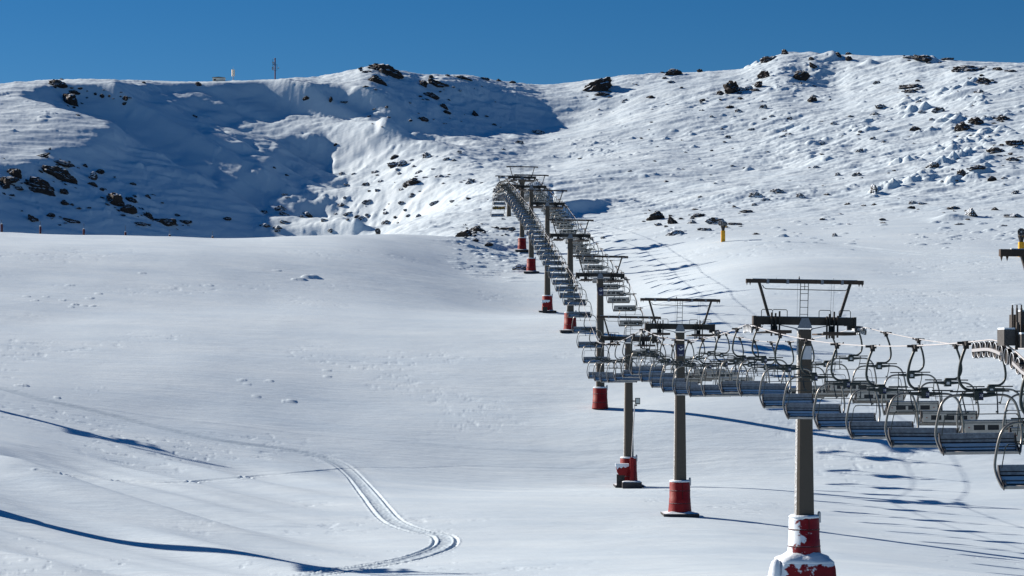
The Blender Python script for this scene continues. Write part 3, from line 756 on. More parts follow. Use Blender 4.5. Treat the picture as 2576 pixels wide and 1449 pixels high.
            m = MB(); m.box((0, 0, .06), (2.9, 2.6, .36)); kid('foot_slab', m.mesh('foot_slab', DARKC), t)
            m = MB(); m.rings([(1.9, .235), (1.5, .29), (1.0, .40)], 4, math.pi/4); kid('foot_snow', m.mesh('foot_snow', CAP), t)
    if flare:
        m = MB(); m.rings([(.40, h-2.6), (.62, h-1.1), (.95, h-.5), (.95, h-.45)], 8); kid('column_head', m.mesh('column_head', GALV), t)
    return t

def near_sheaves(t, D, H):
    """the long wheel train and the rimed boxes on the nearest tower, half out of the picture"""
    gz = t.location.z; h = H-gz
    fr = None
    for a_, b_ in ((65.2, 67.6), (68.6, 72.2)):
        m = MB(); q_ = [(-GAUGE-.115, d-D, rope_z(d)+.06-.30-H) for d in np.arange(a_, b_, .5)]
        m.tube(q_, .07, 4); kid('side_plate', m.mesh('side_plate', PALE), t, loc=(0, 0, h))
    m = MB()
    pts = [(-GAUGE+.02, d-D, rope_z(d)+.06-H-.36) for d in np.arange(64.6, 72.6, .8)]
    for a, b in zip(pts[:-1], pts[1:]): m.tube([a, b], .075, 4)
    for k in (1, 3, 6, 8): m.box((-GAUGE+.06, pts[k][1], pts[k][2]-.03), (.16, .75, .2))
    fr = kid('sheave_assembly', m.mesh('near_sheave_frame', RIMEW), t, loc=(0, 0, h))
    for d in np.arange(64.8, 72.4, .66):
        kid('sheave', wheel_mesh('near_sheave', .27, .13, BLACK), fr, loc=(-GAUGE-.03, d-D, rope_z(d)+.06-H-.30))
        if 'rim' not in HM:
            q = MB(Matrix.Rotation(math.pi/2, 4, 'Y')); q.tube([(.25*math.cos(2*math.pi*k/20), .25*math.sin(2*math.pi*k/20), -.07) for k in range(21)], .017, 5, False); HM['rim'] = q.mesh('rimed_rim', FROST)
        kid('rimed_rim', HM['rim'], fr, loc=(-GAUGE-.03, d-D, rope_z(d)+.06-H-.30))
    for c_, d_ in (((-3.27, -.8, -.42), (.36, .8, .50)), ((-2.62, -1.25, -.53), (.80, .7, .42)), ((-2.35, -.7, .19), (.95, .5, .40))):
        kid('equipment_box', MB().box(c_, d_).mesh('equipment_box', BOXM), t, loc=(0, 0, h))
    for c_, d_ in (((-3.27, -.8, -.145), (.34, .78, .06)), ((-2.62, -1.25, -.295), (.80, .68, .06)), ((-2.35, -.7, .415), (.93, .48, .05))):
        kid('snow_cap', MB().box(c_, d_).mesh('equipment_snow', CAP), t, loc=(0, 0, h))
    m = MB(); m.rings([(.10, -.85), (.15, -.72), (.12, -.58), (.04, -.5)], 10, cx=-2.75, cy=-1.9); kid('snow_lump', m.mesh('snow_lump', CAP, True), t, loc=(0, 0, h))
    m = MB()
    for x in (-3.12, -2.98, -2.84): m.box((x, -.95, .10), (.05, .08, .78)); m.box((x, -.95, .54), (.035, .05, .11))
    m.box((-2.98, -.95, -.28), (.36, .12, .10)); m.tube([(-3.02, -1.2, .05), (-3.08, -1.25, -.80)], .055, 4)
    kid('guide_post', m.mesh('guide_post', STEEL), t, loc=(0, 0, h))

# ------------------------------------------------------------------ chairs
CX = .38
TXT = {}
def text_mesh(s, size, material):
    k = (s, material.name)
    if k not in TXT:
        cu = bpy.data.curves.new('number', 'FONT'); cu.body = s; cu.size = size; cu.align_x = 'CENTER'; cu.align_y = 'CENTER'; cu.extrude = .002
        o = bpy.data.objects.new('number', cu); COL.objects.link(o)
        dg = bpy.context.evaluated_depsgraph_get(); me = bpy.data.meshes.new_from_object(o.evaluated_get(dg))
        bpy.data.objects.remove(o); me.materials.clear(); me.materials.append(material); me.name = 'number_'+s; TXT[k] = me
    return TXT[k]
def rounded(pts, n=4):
    return [Vector(p) for p in sm3(pts, n)]
def sm3(p, n):
    p = [p[0]]+list(p)+[p[-1]]; out = []
    for i in range(1, len(p)-2):
        for k in range(n):
            t = k/n
            out.append(tuple(0.5*((2*p[i][d])+(-p[i-1][d]+p[i+1][d])*t+(2*p[i-1][d]-5*p[i][d]+4*p[i+1][d]-p[i+2][d])*t*t+(-p[i-1][d]+3*p[i][d]-3*p[i+1][d]+p[i+2][d])*t**3) for d in (0, 1, 2)))
    return out+[p[-1]]
def chair_meshes(yellow=False):
    M = {}
    m = MB(); m.box((0, 0, -.03), (.17, .55, .15)); m.tube([(-.30, .05, -.02), (-.10, .05, -.02)], .055, 6); m.tube([(.08, .0, -.01), (.28, .0, .0)], .025, 5); m.box((.26, 0, .02), (.05, .05, .09)); m.box((-.02, 0, -.14), (.17, .14, .16))
    M['grip'] = m.mesh('grip', BLACK)
    m = MB(); m.tube(rounded([(-.01, 0, -.12), (-.09, 0, -.30), (-.20, 0, -.62), (-.265, 0, -.98), (-.27, 0, -1.22), (-.20, 0, -1.43), (-.06, 0, -1.56), (.10, 0, -1.60), (.36, 0, -1.605)], 4), .050, 8)
    m.box((.30, 0, -1.60), (.36, .16, .10)); M['hanger'] = m.mesh('hanger', HANG, True)
    m = MB(); m.box((CX-.016, 0, -1.79), (.30, .24, .31)); m.tube([(CX-.15, 0, -1.78), (CX-.62, 0, -1.76)], [.085, .05], 8); m.tube([(CX+.15, 0, -1.78), (CX+.62, 0, -1.76)], [.085, .05], 8)
    M['number_box'] = m.mesh('number_box', HANG)
    half = [(-.55, 0, -1.765), (-.82, 0, -1.775), (-1.02, 0, -1.83), (-1.20, 0, -1.98), (-1.31, .01, -2.22), (-1.40, .02, -2.60), (-1.46, .02, -3.02), (-1.43, -.02, -3.30), (-1.36, -.14, -3.55), (-1.30, -.26, -3.70), (-1.22, -.30, -3.66), (-1.21, -.10, -3.50)]
    m = MB()
    for s in (-1, 1): m.tube(rounded([(CX+s*-p[0]*-1, p[1], p[2]) for p in half], 3), .044, 7)
    m.tube([(CX-.57, 0, -1.765), (CX+.57, 0, -1.765)], .034, 7)
    M['bail'] = m.mesh('bail', TUBE, True)
    m = MB()
    m.tube(rounded([(CX-1.27, -.05, -3.12), (CX-1.27, -.22, -2.85), (CX-1.24, -.38, -2.52), (CX-1.16, -.42, -2.42), (CX-1.0, -.43, -2.40), (CX+1.0, -.43, -2.40), (CX+1.16, -.42, -2.42), (CX+1.24, -.38, -2.52), (CX+1.27, -.22, -2.85), (CX+1.27, -.05, -3.12)], 3), .017, 5)
    for s in (-1, 1):
        m.tube([(CX+s*.58, -.12, -1.64), (CX+s*.58, -.2, -1.95), (CX+s*.53, -.42, -2.38)], .024, 5); m.tube([(CX+s*.22, -.14, -1.645), (CX+s*1.0, -.14, -1.645)], .030, 6); m.box((CX+s*.50, -.46, -2.33), (.08, .06, .06))
    M['safety_bar'] = m.mesh('safety_bar', HANG)
    Yc = YEL if yellow else SLAT
    m = MB()
    def slat(y0, z0, y1, z1, th=.035):
        c = ((y0+y1)/2, (z0+z1)/2); L = math.hypot(y1-y0, z1-z0); a = math.atan2(z1-z0, y1-y0)
        m.box((CX, c[0], c[1]), (2.50, L, th), Matrix.Rotation(a, 3, 'X'))
    slat(.30, -3.07, .25, -3.235); slat(.24, -3.268, .215, -3.345)
    m.tube([(CX-1.25, .31, -3.065), (CX+1.25, .31, -3.065)], .028, 6)
    M['backrest'] = m.mesh('backrest', Yc)
    m = MB(); slat(.17, -3.40, .02, -3.505); slat(-.03, -3.545, -.12, -3.605)
    M['seat'] = m.mesh('seat', Yc)
    m = MB(); slat(-.16, -3.645, -.30, -3.67); m.box((CX, -.315, -3.70), (2.50, .03, .095)); M['seat_lip'] = m.mesh('seat_lip', LIP)
    m = MB()
    for s in (-1, 1):
        m.add([(CX+s*1.27, y, z) for y, z in ((.34, -3.05), (.22, -3.05), (.10, -3.34), (-.33, -3.62), (-.34, -3.78), (-.20, -3.72), (.22, -3.52), (.36, -3.30))]+[(CX+s*1.30, y, z) for y, z in ((.34, -3.05), (.22, -3.05), (.10, -3.34), (-.33, -3.62), (-.34, -3.78), (-.20, -3.72), (.22, -3.52), (.36, -3.30))],
              [tuple(range(8)), tuple(range(15, 7, -1))]+[(k, (k+1) % 8, 8+(k+1) % 8, 8+k) for k in range(8)])
    slat(.33, -3.10, .26, -3.36, .012); slat(.25, -3.36, -.27, -3.71, .012); m.box((CX, .335, -3.37), (2.42, .015, .26))  # thin dark sheets behind slats and panel holes, standing for gap shade
    m.box((CX, .18, -3.58), (2.4, .04, .10))
    M['side_frame_and_gap_shade'] = m.mesh('side_frame_and_gap_shade', FRAME_SHADE)
    m = MB(); y = .375
    m.box((CX, y, -3.225), (2.44, .02, .07)); m.box((CX, y, -3.53), (2.44, .02, .11))
    for a, b in ((-1.22, -.84), (-.36, -.24), (.24, .36), (.84, 1.22)): m.box((CX+(a+b)/2, y, -3.367), (b-a, .02, .215))
    m.box((CX, .345, -3.12), (2.46, .03, .05)); m.box((CX, .355, -3.165), (2.46, .02, .025))
    M['back_panel'] = m.mesh('back_panel', PANEL)
    m = MB()
    for s in (-1, 1): m.box((CX+s*1.04, .39, -3.37), (.07, .02, .035))
    M['reflector'] = m.mesh('reflector', REDX)
    return M
def build_chairs():
    M = chair_meshes(); MY = chair_meshes(True)
    navy = MB().box((0, 0, 0), (.135, .012, .21)).mesh('number_plate', NAVY); whit = MB().box((0, 0, 0), (.135, .012, .115)).mesh('number_plate', WHITE)
    def proto(M):
        t = thing('lift_chair', 'prototype', 'lift chair')
        for k in ('grip', 'hanger', 'bail', 'safety_bar', 'backrest', 'seat', 'seat_lip', 'side_frame_and_gap_shade', 'back_panel', 'reflector'): kid(k, M[k], t)
        b = kid('number_box', M['number_box'], t)
        kid('number_plate', navy, b, loc=(CX+.06, -.127, -1.80)); kid('number_plate', whit, b, loc=(CX-.01, .127, -1.79))
        return t
    P = proto(M); PY = proto(MY); used = []
    NAME = ['the cut off right tower', 'the tower with blank pale plate', 'the second full tower', 'the floodlight tower', 'the fourth full tower', 'the fifth full tower', 'the sixth full tower', 'the seventh full tower', 'the uppermost tower']
    ORD = ['first', 'second', 'third', 'fourth', 'fifth', 'sixth', 'seventh', 'eighth', 'ninth', 'tenth', 'eleventh', 'twelfth']
    rr = random.Random(4)
    def place(p, loc, rz, label, group, num=None, front=True):
        o = p if p not in used else copy_tree(p)
        used.append(p)
        o.location = loc; o.rotation_euler = (rr.uniform(-.02, .02), rr.uniform(-.012, .012), rz+rr.uniform(-.02, .02)); o['label'] = label; o['group'] = group
        if num is not None:
            b = [k for k in KIDS[o.name] if k.name.startswith('number_box')][0]
            if front: kid('number', text_mesh(num, .13, WHITE), b, loc=(CX+.06, -.1345, -1.79), rot=(math.pi/2, 0, 0))
            else: kid('number', text_mesh(num, .075, INK), b, loc=(CX-.01, .1345, -1.79), rot=(math.pi/2, 0, math.pi))
        return o
    cnt = {}
    def lab(D, s):
        k = max(i for i, tw in enumerate(TW) if tw[0] <= D+.01) if D > TW[0][0] else -1
        if k == -1: return None
        key = (k, s); n = cnt.get(key, 0); cnt[key] = n+1
        k = min(k, 8)
        return ORD[n]+' uphill from '+NAME[k] if k < 9 else None
    # left rope, facing the camera
    for n in range(-1, 60):
        D = 73.4+7.53*n
        if D > 517: break
        tl = lab(D, -1)
        if tl is None: L = 'nearest empty chair on the left rope, low at the right edge of the picture'
        else: L = 'empty chair facing the camera, '+tl
        num = '%d' % (27+n) if n < 14 else None
        place(P, side(D, -1), YAW, L, 'chairs on the left rope facing the camera', num, True)
    for n in range(-4, 60):
        D = 115.3+7.5*n
        if D > 517: break
        tl = lab(D, 1)
        L = 'empty chair seen from behind, '+(tl or 'nearest one')
        k = 12-n
        num = '%03d' % k if 1 <= k and n < 8 else None
        place(P, side(D, 1), YAW+math.pi, L, 'chairs on the right rope seen from behind', num, False)
    # a short side line of chairs left of the uppermost towers, one of them yellow
    names = ['lowest empty chair hanging apart left of the uppermost towers', 'yellow chair hanging left of the uppermost towers', 'third lowest chair of the side line left of the uppermost towers', 'fourth lowest chair of the side line left of the uppermost towers', 'fifth lowest chair of the side line left of the uppermost towers', 'topmost chair of the side line left of the uppermost towers']
    a, b = Vector((-2.95, 447, 30.9)), Vector((-2.5, 505, 39.6)); pts = [a+(b-a)*t for t in (0, .3, .5)]
    for k, p in enumerate(pts):
        place(PY if k == 1 else P, p-Vector((CX, 0, 0)), .02, names[k], 'chairs of the side line at the top', None)
    e = Vector((-.6-GAUGE*.8, 519, 38.9))
    thing('side_rope', 'thin side rope holding the few chairs left of the uppermost towers', 'rope', me=MB().tube([a+(a-b)*.06-Vector((CX, 0, 0))]+[p-Vector((CX, 0, 0)) for p in pts]+[e], .02, 5).mesh('side_rope', ROPEM))

def build_lift():
    labs = ['nearest lift tower, cut off by the right edge, with frosted wheel train',
            'largest full lift tower at lower right with blank pale plate and snow plastered red base',
            'lift tower with navy bird sign and smooth red base on a thin slab',
            'lift tower with floodlight and red padded box beside its base',
            'fourth full lift tower counted from the right, standing where the slope steepens, with navy sign',
            'fifth full lift tower counted from the right, red base half hidden by chairs',
            'sixth full lift tower counted from the right, red base with a padded box',
            'seventh full lift tower counted from the right, red base among low rocks',
            'eighth full lift tower with flared column head near the crest',
            'farthest lift tower at the top of the line beside the return wheel']
    bases = ['slab', 'block', 'slab', 'slab', 'plain', 'slab', 'slab', 'slab', 'slab', None]
    sign = [None, 'pale', 'bird', None, 'bird', None, None, None, None, None]
    for k, (D, H, dr) in enumerate(TW):
        t = build_tower(D, H, dr, bases[k], labs[k], sign[k], pad_h={1: 2.35, 2: 2.6, 3: 2.75, 4: 2.5}.get(k, 2.5), flare=(k == 8))
        if k == 0: near_sheaves(t, D, H)
    # a second line of towers stands left of the picture; its shadows reach into it
    for X, D in ((-78.0, 243.0), (-41.0, 155.5)):
        g = height(X, D); t = build_tower(D, g+(15.2 if D > 200 else 14.6), .2, 'slab', 'tower of another chairlift standing outside the left edge, seen by its shadow', at_loc=X, ground=g)
        t['group'] = 'towers of the other lift at the left'
    # return wheel
    m = MB(); R = 2.55
    m.tube([(R*math.cos(2*math.pi*k/40), R*math.sin(2*math.pi*k/40), 0) for k in range(41)], .14, 6, False)
    for k in range(8):
        a = math.pi*k/4; m.tube([(.3*math.cos(a), .3*math.sin(a), 0), (R*math.cos(a), R*math.sin(a), 0)], .07, 5)
    t = thing('return_wheel', 'large tilted return wheel with spokes at the top of the lift', 'wheel', (-.9, 524.0, 39.4), 0)
    kid('rim', m.mesh('rim', STEEL), t, rot=(math.radians(28), math.radians(5), 0))
    m = MB(); m.rings([(.55, -.4), (.55, .5)], 12); kid('hub', m.mesh('hub', STEEL), t, rot=(math.radians(28), 0, 0))
    gz = height(-.9, 524); m = MB(); m.tube([(0, 0, gz-40.4), (0, 0, -.3)], .35, 8); kid('support_column', m.mesh('support_column', GALV), t)
    build_ropes(); build_chairs()
# ------------------------------------------------------------------ snow guns, hydrants, floodlight, masts, hut
def snow_gun(x, y, label, sc=1.0, aim=0.0, yellow=True, side_view=True):
    p = at(x, y); t = thing('snow_gun', label, 'snow gun', p, 0, 'snow guns along the piste')
    m = MB(); m.rings([(.58, -.5), (.58, 0), (.56, 2.1), (.5, 2.16)], 4, math.pi/4, .95, .95); kid('post_padding', m.mesh('post_padding', YEL), t)
    m = MB(); m.rings([(.28, 2.1), (.34, 2.5), (.50, 3.0), (.46, 3.3)], 10); m.box((.05, -.2, 2.75), (.5, .4, .5)); kid('neck', m.mesh('neck', BLACK), t)
    h = kid('barrel', None, t); KIDS[t.name].remove(h); bpy.data.objects.remove(h)
    R = Matrix.Translation((0, 0, 3.50)) @ Matrix.Rotation(aim, 4, 'Z') @ Matrix.Rotation(math.radians(86), 4, 'X')
    m = MB(R); m.rings([(.30, -1.05), (.46, -.95), (.52, -.5), (.54, .4), (.53, .95), (.55, 1.05)], 18); kid('barrel', m.mesh('barrel', RIMEW, False), t)
    m = MB(R); m.rings([(.46, 1.051), (.46, 1.056)], 18); kid('fan_opening', m.mesh('fan_opening', BLACK), t)
    m = MB(R)
    for k in range(5):
        a = k*2*math.pi/5; m.tube([(0, 0, 1.07), (.45*math.cos(a), .45*math.sin(a), 1.07)], .025, 4)
    m.rings([(.13, 1.06), (.10, 1.10)], 10); kid('fan_hub', m.mesh('fan_hub', PALE), t)
    m = MB(R); m.box((0, -.50, -.25), (.55, .16, 1.3)); kid('fairing', m.mesh('fairing', YEL if side_view else PALE), t)
    m = MB(R); m.rings([(.50, -.7), (.50, .8)], 12, sx=.62, sy=.22, cy=.46); kid('snow_cap', m.mesh('gun_snow', CAP, True), t)
    for o in (t,): o.scale = (sc, sc, sc)
    return t
def build_small():
    snow_gun(1819, 608, 'yellow snow gun on a padded post below the right mountain', 1.0, math.radians(-36))
    snow_gun(2569, 646, 'snow gun behind the tower beam at the right edge', 1.22, math.radians(-12))
    # the black one stands just behind the crest, so only its head shows
    g = snow_gun(951, 592, 'dark round snow gun head peeping over the left crest', 1.05, math.radians(0), True, False)
    X, D = g.location.x, g.location.y
    D2 = D+9; X2 = (951-1288)*D2/F; g.location = (X2, D2, (HZ-575.5)*D2/F-4.05*1.05)
    # padded markers along the crest
    tops = [(4.5, 562, 582, 553), (101.6, 568, 587, 556), (211, 575, 592, 562), (315.5, 583, 597, 567), (427, 589.6, 602, 577), (535, 594, 603, 581)]
    nm = ['at the left picture edge', 'second from the left', 'third from the left', 'fourth from the left', 'fifth from the left, near the crest dip', 'rightmost of the row']
    for (x, yt, yb, yr), n in zip(tops, nm):
        c = int(np.searchsorted(cols, x)); js = np.arange(int(np.searchsorted(RY, 330)), int(np.searchsorted(RY, 452)))
        j = js[int((HZ-ZZ[c, js]/RY[js]*F).argmin())]; D = RY[j]+2.0
        X = (x-1288)*D/F; z = (HZ-yb)*D/F; zt = (HZ-yt)*D/F-z; zr = (HZ-yr)*D/F-z; g0 = min(height(X, D)-z, 0)-.3
        t = thing('padded_hydrant', 'red padded hydrant on left crest, '+n, 'hydrant', (X, D, z), 0, 'red padded hydrants along the left crest')
        m = MB(); m.rings([(.21, g0), (.22, zt*.9), (.12, zt)], 10); kid('padding', m.mesh('padding', HYD), t)
        m = MB(); m.tube([(0, 0, zt), (0, 0, zr)], .035, 5); kid('rod', m.mesh('rod', STEEL), t)
        m = MB(); m.rings([(.20, zt*.92), (.12, zt+.08)], 8); kid('snow_cap', m.mesh('hydrant_snow', CAP, True), t)
    # floodlight beside the third tower
    D = 221.0; k = D/F
    def P(x, y, d=D): return Vector(((x-1288)*d/F, d, (HZ-y)*d/F))
    b = P(1589.5, 1220); t = thing('floodlight', 'floodlight on a thin leaning pole with red padded foot beside the third tower', 'floodlight', b)
    m = MB(); m.tube([P(1589, 1150)-b, P(1596.5, 1020)-b], .05, 6); kid('pole', m.mesh('pole', PALE), t)
    m = MB(); c = P(1604, 1009)-b; m.box(c, (.50, .25, .64)); m.box(c+Vector((-.42, .12, 0)), (.42, .10, .12)); m.box(c+Vector((-.2, .1, -.42)), (.3, .1, .14)); l = kid('lamp_housing', m.mesh('lamp_housing', BLACK), t)
    m = MB(); m.box(c+Vector((.01, -.135, .02)), (.36, .02, .48)); kid('lamp_glass', m.mesh('lamp_glass', GLASS), l)
    m = MB(); m.rings([(.26, -.2), (.26, 2.7), (.2, 2.8)], 4, math.pi/4); kid('pole_padding', m.mesh('pole_padding', RED), t)
    m = MB(); m.box((0, 0, 0), (1.95, 1.2, .62)); kid('foot_block', m.mesh('foot_block', DARKC), t)
    m = MB(); m.rings([(1.02, .30), (.96, .37), (.6, .42)], 4, math.pi/4, 1.3, .8); kid('snow_cap', m.mesh('foot_snow', CAP), t)
    # padded fan shaped boxes beside two tower feet
    def scoop(b, label):
        t = thing('padded_box', label, 'padded box', b, 0, 'red padded boxes beside tower feet')
        m = MB(); m.prism([(-.66, 1.0), (.66, 1.05), (.58, .35), (.40, .05), (-.34, .05), (-.5, .3)][::-1], -.4, .4); kid('padding', m.mesh('padding', RED), t)
        m = MB(); m.prism([(-.72, 1.24), (.66, 1.20), (.68, .98), (.3, .80), (.1, .92), (-.1, .74), (-.3, .86), (-.52, .62), (-.66, .95)][::-1], -.46, .42); kid('snow_cap', m.mesh('scoop_snow', CAP), t)
        m = MB(); m.box((-.15, .05, -.45), (.8, .5, 1.1)); m.tube([(.1, -.25, .1), (.1, -.25, -.9)], .05, 6); kid('stand', m.mesh('stand', BLACK), t)
    scoop(P(1565, 1196, 222.0), 'red padded box heaped with snow left of the floodlight foot')
    D6 = 363.0; b = Vector(((1373-1288)*D6/F, D6, 0)); b.z = height(b.x, b.y)+.95
    scoop(b, 'small red padded box in front of the sixth tower foot')
    # masts and hut on the left ridge
    def ridge(x):
        c = int(np.searchsorted(cols, x)); js = np.arange(int(np.searchsorted(RY, 560)), int(np.searchsorted(RY, 800)))
        j = js[int((HZ-ZZ[c, js]/RY[js]*F).argmin())]; D = RY[j]+.4; X = (x-1288)*D/F; return Vector((X, D, height(X, D))), D/F
    p, s = ridge(692)
    t = thing('radio_mast', 'tall dark red radio mast with side antennas on the left ridge', 'mast', p)
    H = 54*s
    m = MB(); m.rings([(.20, -1), (.21, H*.45), (.20, H-.25), (.26, H-.2), (.24, H)], 10); kid('pole', m.mesh('pole', MASTR), t)
    m = MB()
    m.tube([(-.25, 0, H*.96), (-.75, 0, H*.95), (-.75, 0, H*.42), (0, 0, H*.42)], .05, 5); m.tube([(-.8, 0, H*.68), (.65, 0, H*.68)], .05, 5); m.tube([(.1, 0, H*.42), (.62, 0, H*.42), (.62, 0, H*.72)], .05, 5); m.tube([(.62, 0, H*.5), (1.1, 0, H*.54)], .03, 5); m.rings([(.02, H*.5), (.16, H*.54), (.02, H*.58)], 8, cx=1.15)
    kid('antenna_bracket', m.mesh('antenna_bracket', STEEL), t)
    m = MB(); m.box((-.72, -.1, H*.52), (.5, .3, H*.15)); m.box((-.5, 0, H*.75), (.28, .2, H*.14)); m.box((-.8, 0, H*.80), (.25, .2, .4)); kid('antenna_panel', m.mesh('antenna_panel', PALE), t)
    p, s = ridge(586.5); H = 28*s
    t = thing('antenna_pole', 'short antenna pole with cream panel cluster on the left ridge', 'antenna', p)
    m = MB(); m.rings([(.13, -1), (.13, H*.95)], 8); m.tube([(0, 0, H*.95), (0, 0, H*1.25)], .04, 5); kid('pole', m.mesh('pole', PALE), t)
    for a in (0, 1, 2):
        m = MB(); m.box((.42*math.cos(a*2.1+.6), .42*math.sin(a*2.1+.6), H*.68), (.32, .22, H*.6), Matrix.Rotation(a*2.1, 3, 'Z')); kid('antenna_panel', m.mesh('antenna_panel', CREAM), t)
    p, s = ridge(550)
    W2 = 15*s
    t = thing('hut', 'tiny cream hut with dark flat roof on the left ridge', 'hut', p)
    m = MB(); m.box((0, .8, .1), (W2*2, 2.2, 1.9)); kid('wall', m.mesh('wall', CREAM), t)
    m = MB(); m.prism([(-W2-.15, 1.05), (W2+.15, 1.05), (W2+.1, 1.14), (0, 1.34), (-W2-.1, 1.16)][::-1], -.5, 2.1); kid('roof', m.mesh('roof', STEEL), t)
    m = MB(); m.box((-W2*.62, -.31, .38), (.75, .05, .5)); kid('window', m.mesh('window', INK), t)

# ------------------------------------------------------------------ rocks
def rock_mesh(i, flat):
    R = random.Random(100+i); import bmesh
    bm = bmesh.new(); bmesh.ops.create_icosphere(bm, subdivisions=4, radius=1.0)
    pl = []
    for k in range(10 if not flat else 8):
        n = Vector((R.gauss(0, 1), R.gauss(0, 1), R.gauss(0, .8))).normalized(); pl.append((n, R.uniform(.45, .95)))
    o = R.uniform(0, 50)
    from mathutils import noise as NZ
    for v in bm.verts:
        d = v.co.normalized(); r = 1.15
        for n, q in pl:
            c = d.dot(n)
            if c > .05: r = min(r, q/c)
        r += .16*NZ.noise(d*2.3+Vector((o, 0, 0)))+.09*NZ.noise(d*6+Vector((0, o, 0)))
        q = d.z*4.5+d.x*1.2+1.2*NZ.noise(d*1.4+Vector((o, o, 0))); r += .13*((q % 1.0)**3)-.04
        v.co = d*max(r, .3)
    me = bpy.data.meshes.new('rock'); bm.to_mesh(me); bm.free(); return me
# column, row, width, height in picture units, lean, s = snow plastered
ROCKL = [(141,211,50,14,0),(174,251,47,32,-20),(183,231,32,10,0),(240,236,9,6,0),(257,242,12,7,0),(275,242,6,5,0),(316,249,14,9,0),(314,259,12,6,0),(498,212,18,8,0),(362,208,10,4,0),(489,293,12,6,0),
(104,392,35,9,25),(154,411,58,9,-12),(144,437,95,28,-18),(174,453,36,14,-25),(37,434,44,20,-40),(22,454,46,10,0),(10,466,30,24,-15),(43,475,26,6,0),(97,469,84,26,-20),(161,483,27,14,-15),(159,510,24,12,0),(181,515,10,6,0),(80,551,26,18,0),(174,556,42,13,0),(126,543,22,9,0),(288,508,50,26,-32),(320,529,42,18,-8),(327,504,30,10,0),(412,557,75,18,-3),(466,558,40,9,-5),(372,545,30,12,-30),(351,563,35,6,0),(371,495,14,9,0),(334,463,16,5,0),(570,551,22,7,15),(232,465,25,8,-30),(255,477,14,6,0),(214,417,12,8,0),(233,446,22,16,0,'s'),(250,433,22,9,0),
(969,178,82,20,-12),(941,202,48,22,-5),(1097,211,54,20,-4),(1064,214,22,13,20),(1085,194,14,10,0),(1079,239,42,12,0),(1115,268,20,12,0),(1120,281,22,8,0),(1064,301,26,8,0),(1195,289,26,13,-28),(770,244,20,8,0),(832,250,8,9,0),(865,257,24,5,0),(1157,194,46,7,-8),(1219,200,28,6,-5),(1253,202,14,7,0),(1288,208,17,6,0),(993,395,22,8,0),(993,414,44,14,0,'s'),(1056,432,26,8,0,'s'),(1038,458,54,15,0),(1243,314,14,6,0),(844,363,9,5,0),(719,440,12,4,0),(688,422,9,4,0),(919,181,16,7,0),(907,173,14,6,0),(1353,334,36,10,0,'s'),(1308,360,20,8,0,'s'),
(1198,578,45,16,-5),(1169,593,44,16,20),(1276,578,48,8,3),(1195,606,16,6,0),(1228,616,22,8,0),(1303,676,36,14,0,'s'),(898,544,14,5,0),(716,560,30,11,0,'s'),(925,509,24,9,0,'s'),
(1510,216,62,30,14),(1507,238,32,8,10),(1691,185,34,11,0),(1761,179,15,8,0),(1636,244,20,8,10),(1842,227,40,32,0),(1812,237,18,9,0),(1768,252,16,9,0),(1832,270,24,8,25),(1974,134,15,10,0),(1929,152,30,11,22),(1924,193,22,14,0),(1909,214,17,16,0),(1899,227,22,7,0),(2011,195,36,16,10),(2040,255,14,8,0),(1832,346,15,7,0,'s'),(1923,299,14,6,0,'s'),(1969,342,18,6,15,'s'),
(2041,150,13,7,0),(2044,166,16,11,0),(2108,139,12,7,0),(2135,135,15,5,0),(2136,149,18,11,0),(2294,144,40,6,8),(2329,148,50,9,-4),(2386,148,28,5,0),(2431,173,64,9,3),(2510,174,20,9,0),(2542,178,24,5,0),(2294,218,50,11,0),(2309,204,12,4,0),(2294,231,32,7,0),(2478,207,38,11,-15),(2470,190,12,5,0),(2046,253,22,11,0),(2423,323,38,20,12),(2457,308,38,17,0),(2525,300,36,11,0),(2299,326,28,10,0),(2503,382,50,15,10),(2552,362,44,22,22),(2545,402,34,9,10),(2163,379,22,11,10,'s'),(2160,440,18,9,0,'s'),(2108,440,16,8,0,'s'),(2418,437,26,11,0),(2458,420,36,9,15),(2344,415,30,14,35,'s'),(2364,280,30,13,0,'s'),(2217,269,36,13,0,'s'),(2200,287,28,10,0,'s'),
(2199,481,22,22,0,'s'),(2156,441,20,8,0,'s'),(2440,538,30,26,0,'s'),(2493,452,24,11,0),(2297,512,26,9,0,'s'),(2295,524,18,7,0),(2322,513,30,8,0,'s'),(2398,525,34,8,8),(2502,527,20,10,0),(2555,484,20,13,0,'s'),(2435,552,12,6,0),(2413,564,26,5,8),(2549,543,46,12,0,'s'),(2100,593,15,9,0,'s'),(2199,515,16,7,0),(2420,434,20,11,0,'s'),
(1648,548,40,22,-20),(1693,560,42,18,-22),(1740,560,26,12,0,'s'),(1752,545,36,10,6),(1658,566,22,10,0,'s'),(1698,587,42,11,18,'s'),(1763,577,22,7,0),(1780,579,24,7,0,'s'),(1804,561,46,16,-8,'s'),(1846,564,34,9,10),(1901,492,38,12,0,'s'),(1923,504,26,8,0,'s'),(1956,482,34,10,0,'s'),(2013,494,24,11,0,'s'),(1881,533,30,6,0),(1898,516,16,7,0,'s'),(1762,496,12,5,0,'s'),(1517,599,12,6,0,'s')]
RX = random.Random(12)
for _k in range(46): _w = RX.uniform(9, 26); ROCKL.append((RX.uniform(850, 1290), RX.uniform(375, 572), _w, _w*RX.uniform(.3, .55), RX.uniform(-8, 18), 's'))
for _k in range(40): _w = RX.uniform(8, 20); ROCKL.append((RX.uniform(1560, 2560), RX.uniform(190, 460), _w, _w*RX.uniform(.3, .5), RX.uniform(0, 25), 's'))
for _k in range(14): _w = RX.uniform(10, 30); ROCKL.append((RX.uniform(660, 860), RX.uniform(480, 590), _w, _w*RX.uniform(.3, .5), RX.uniform(-8, 18), 's'))
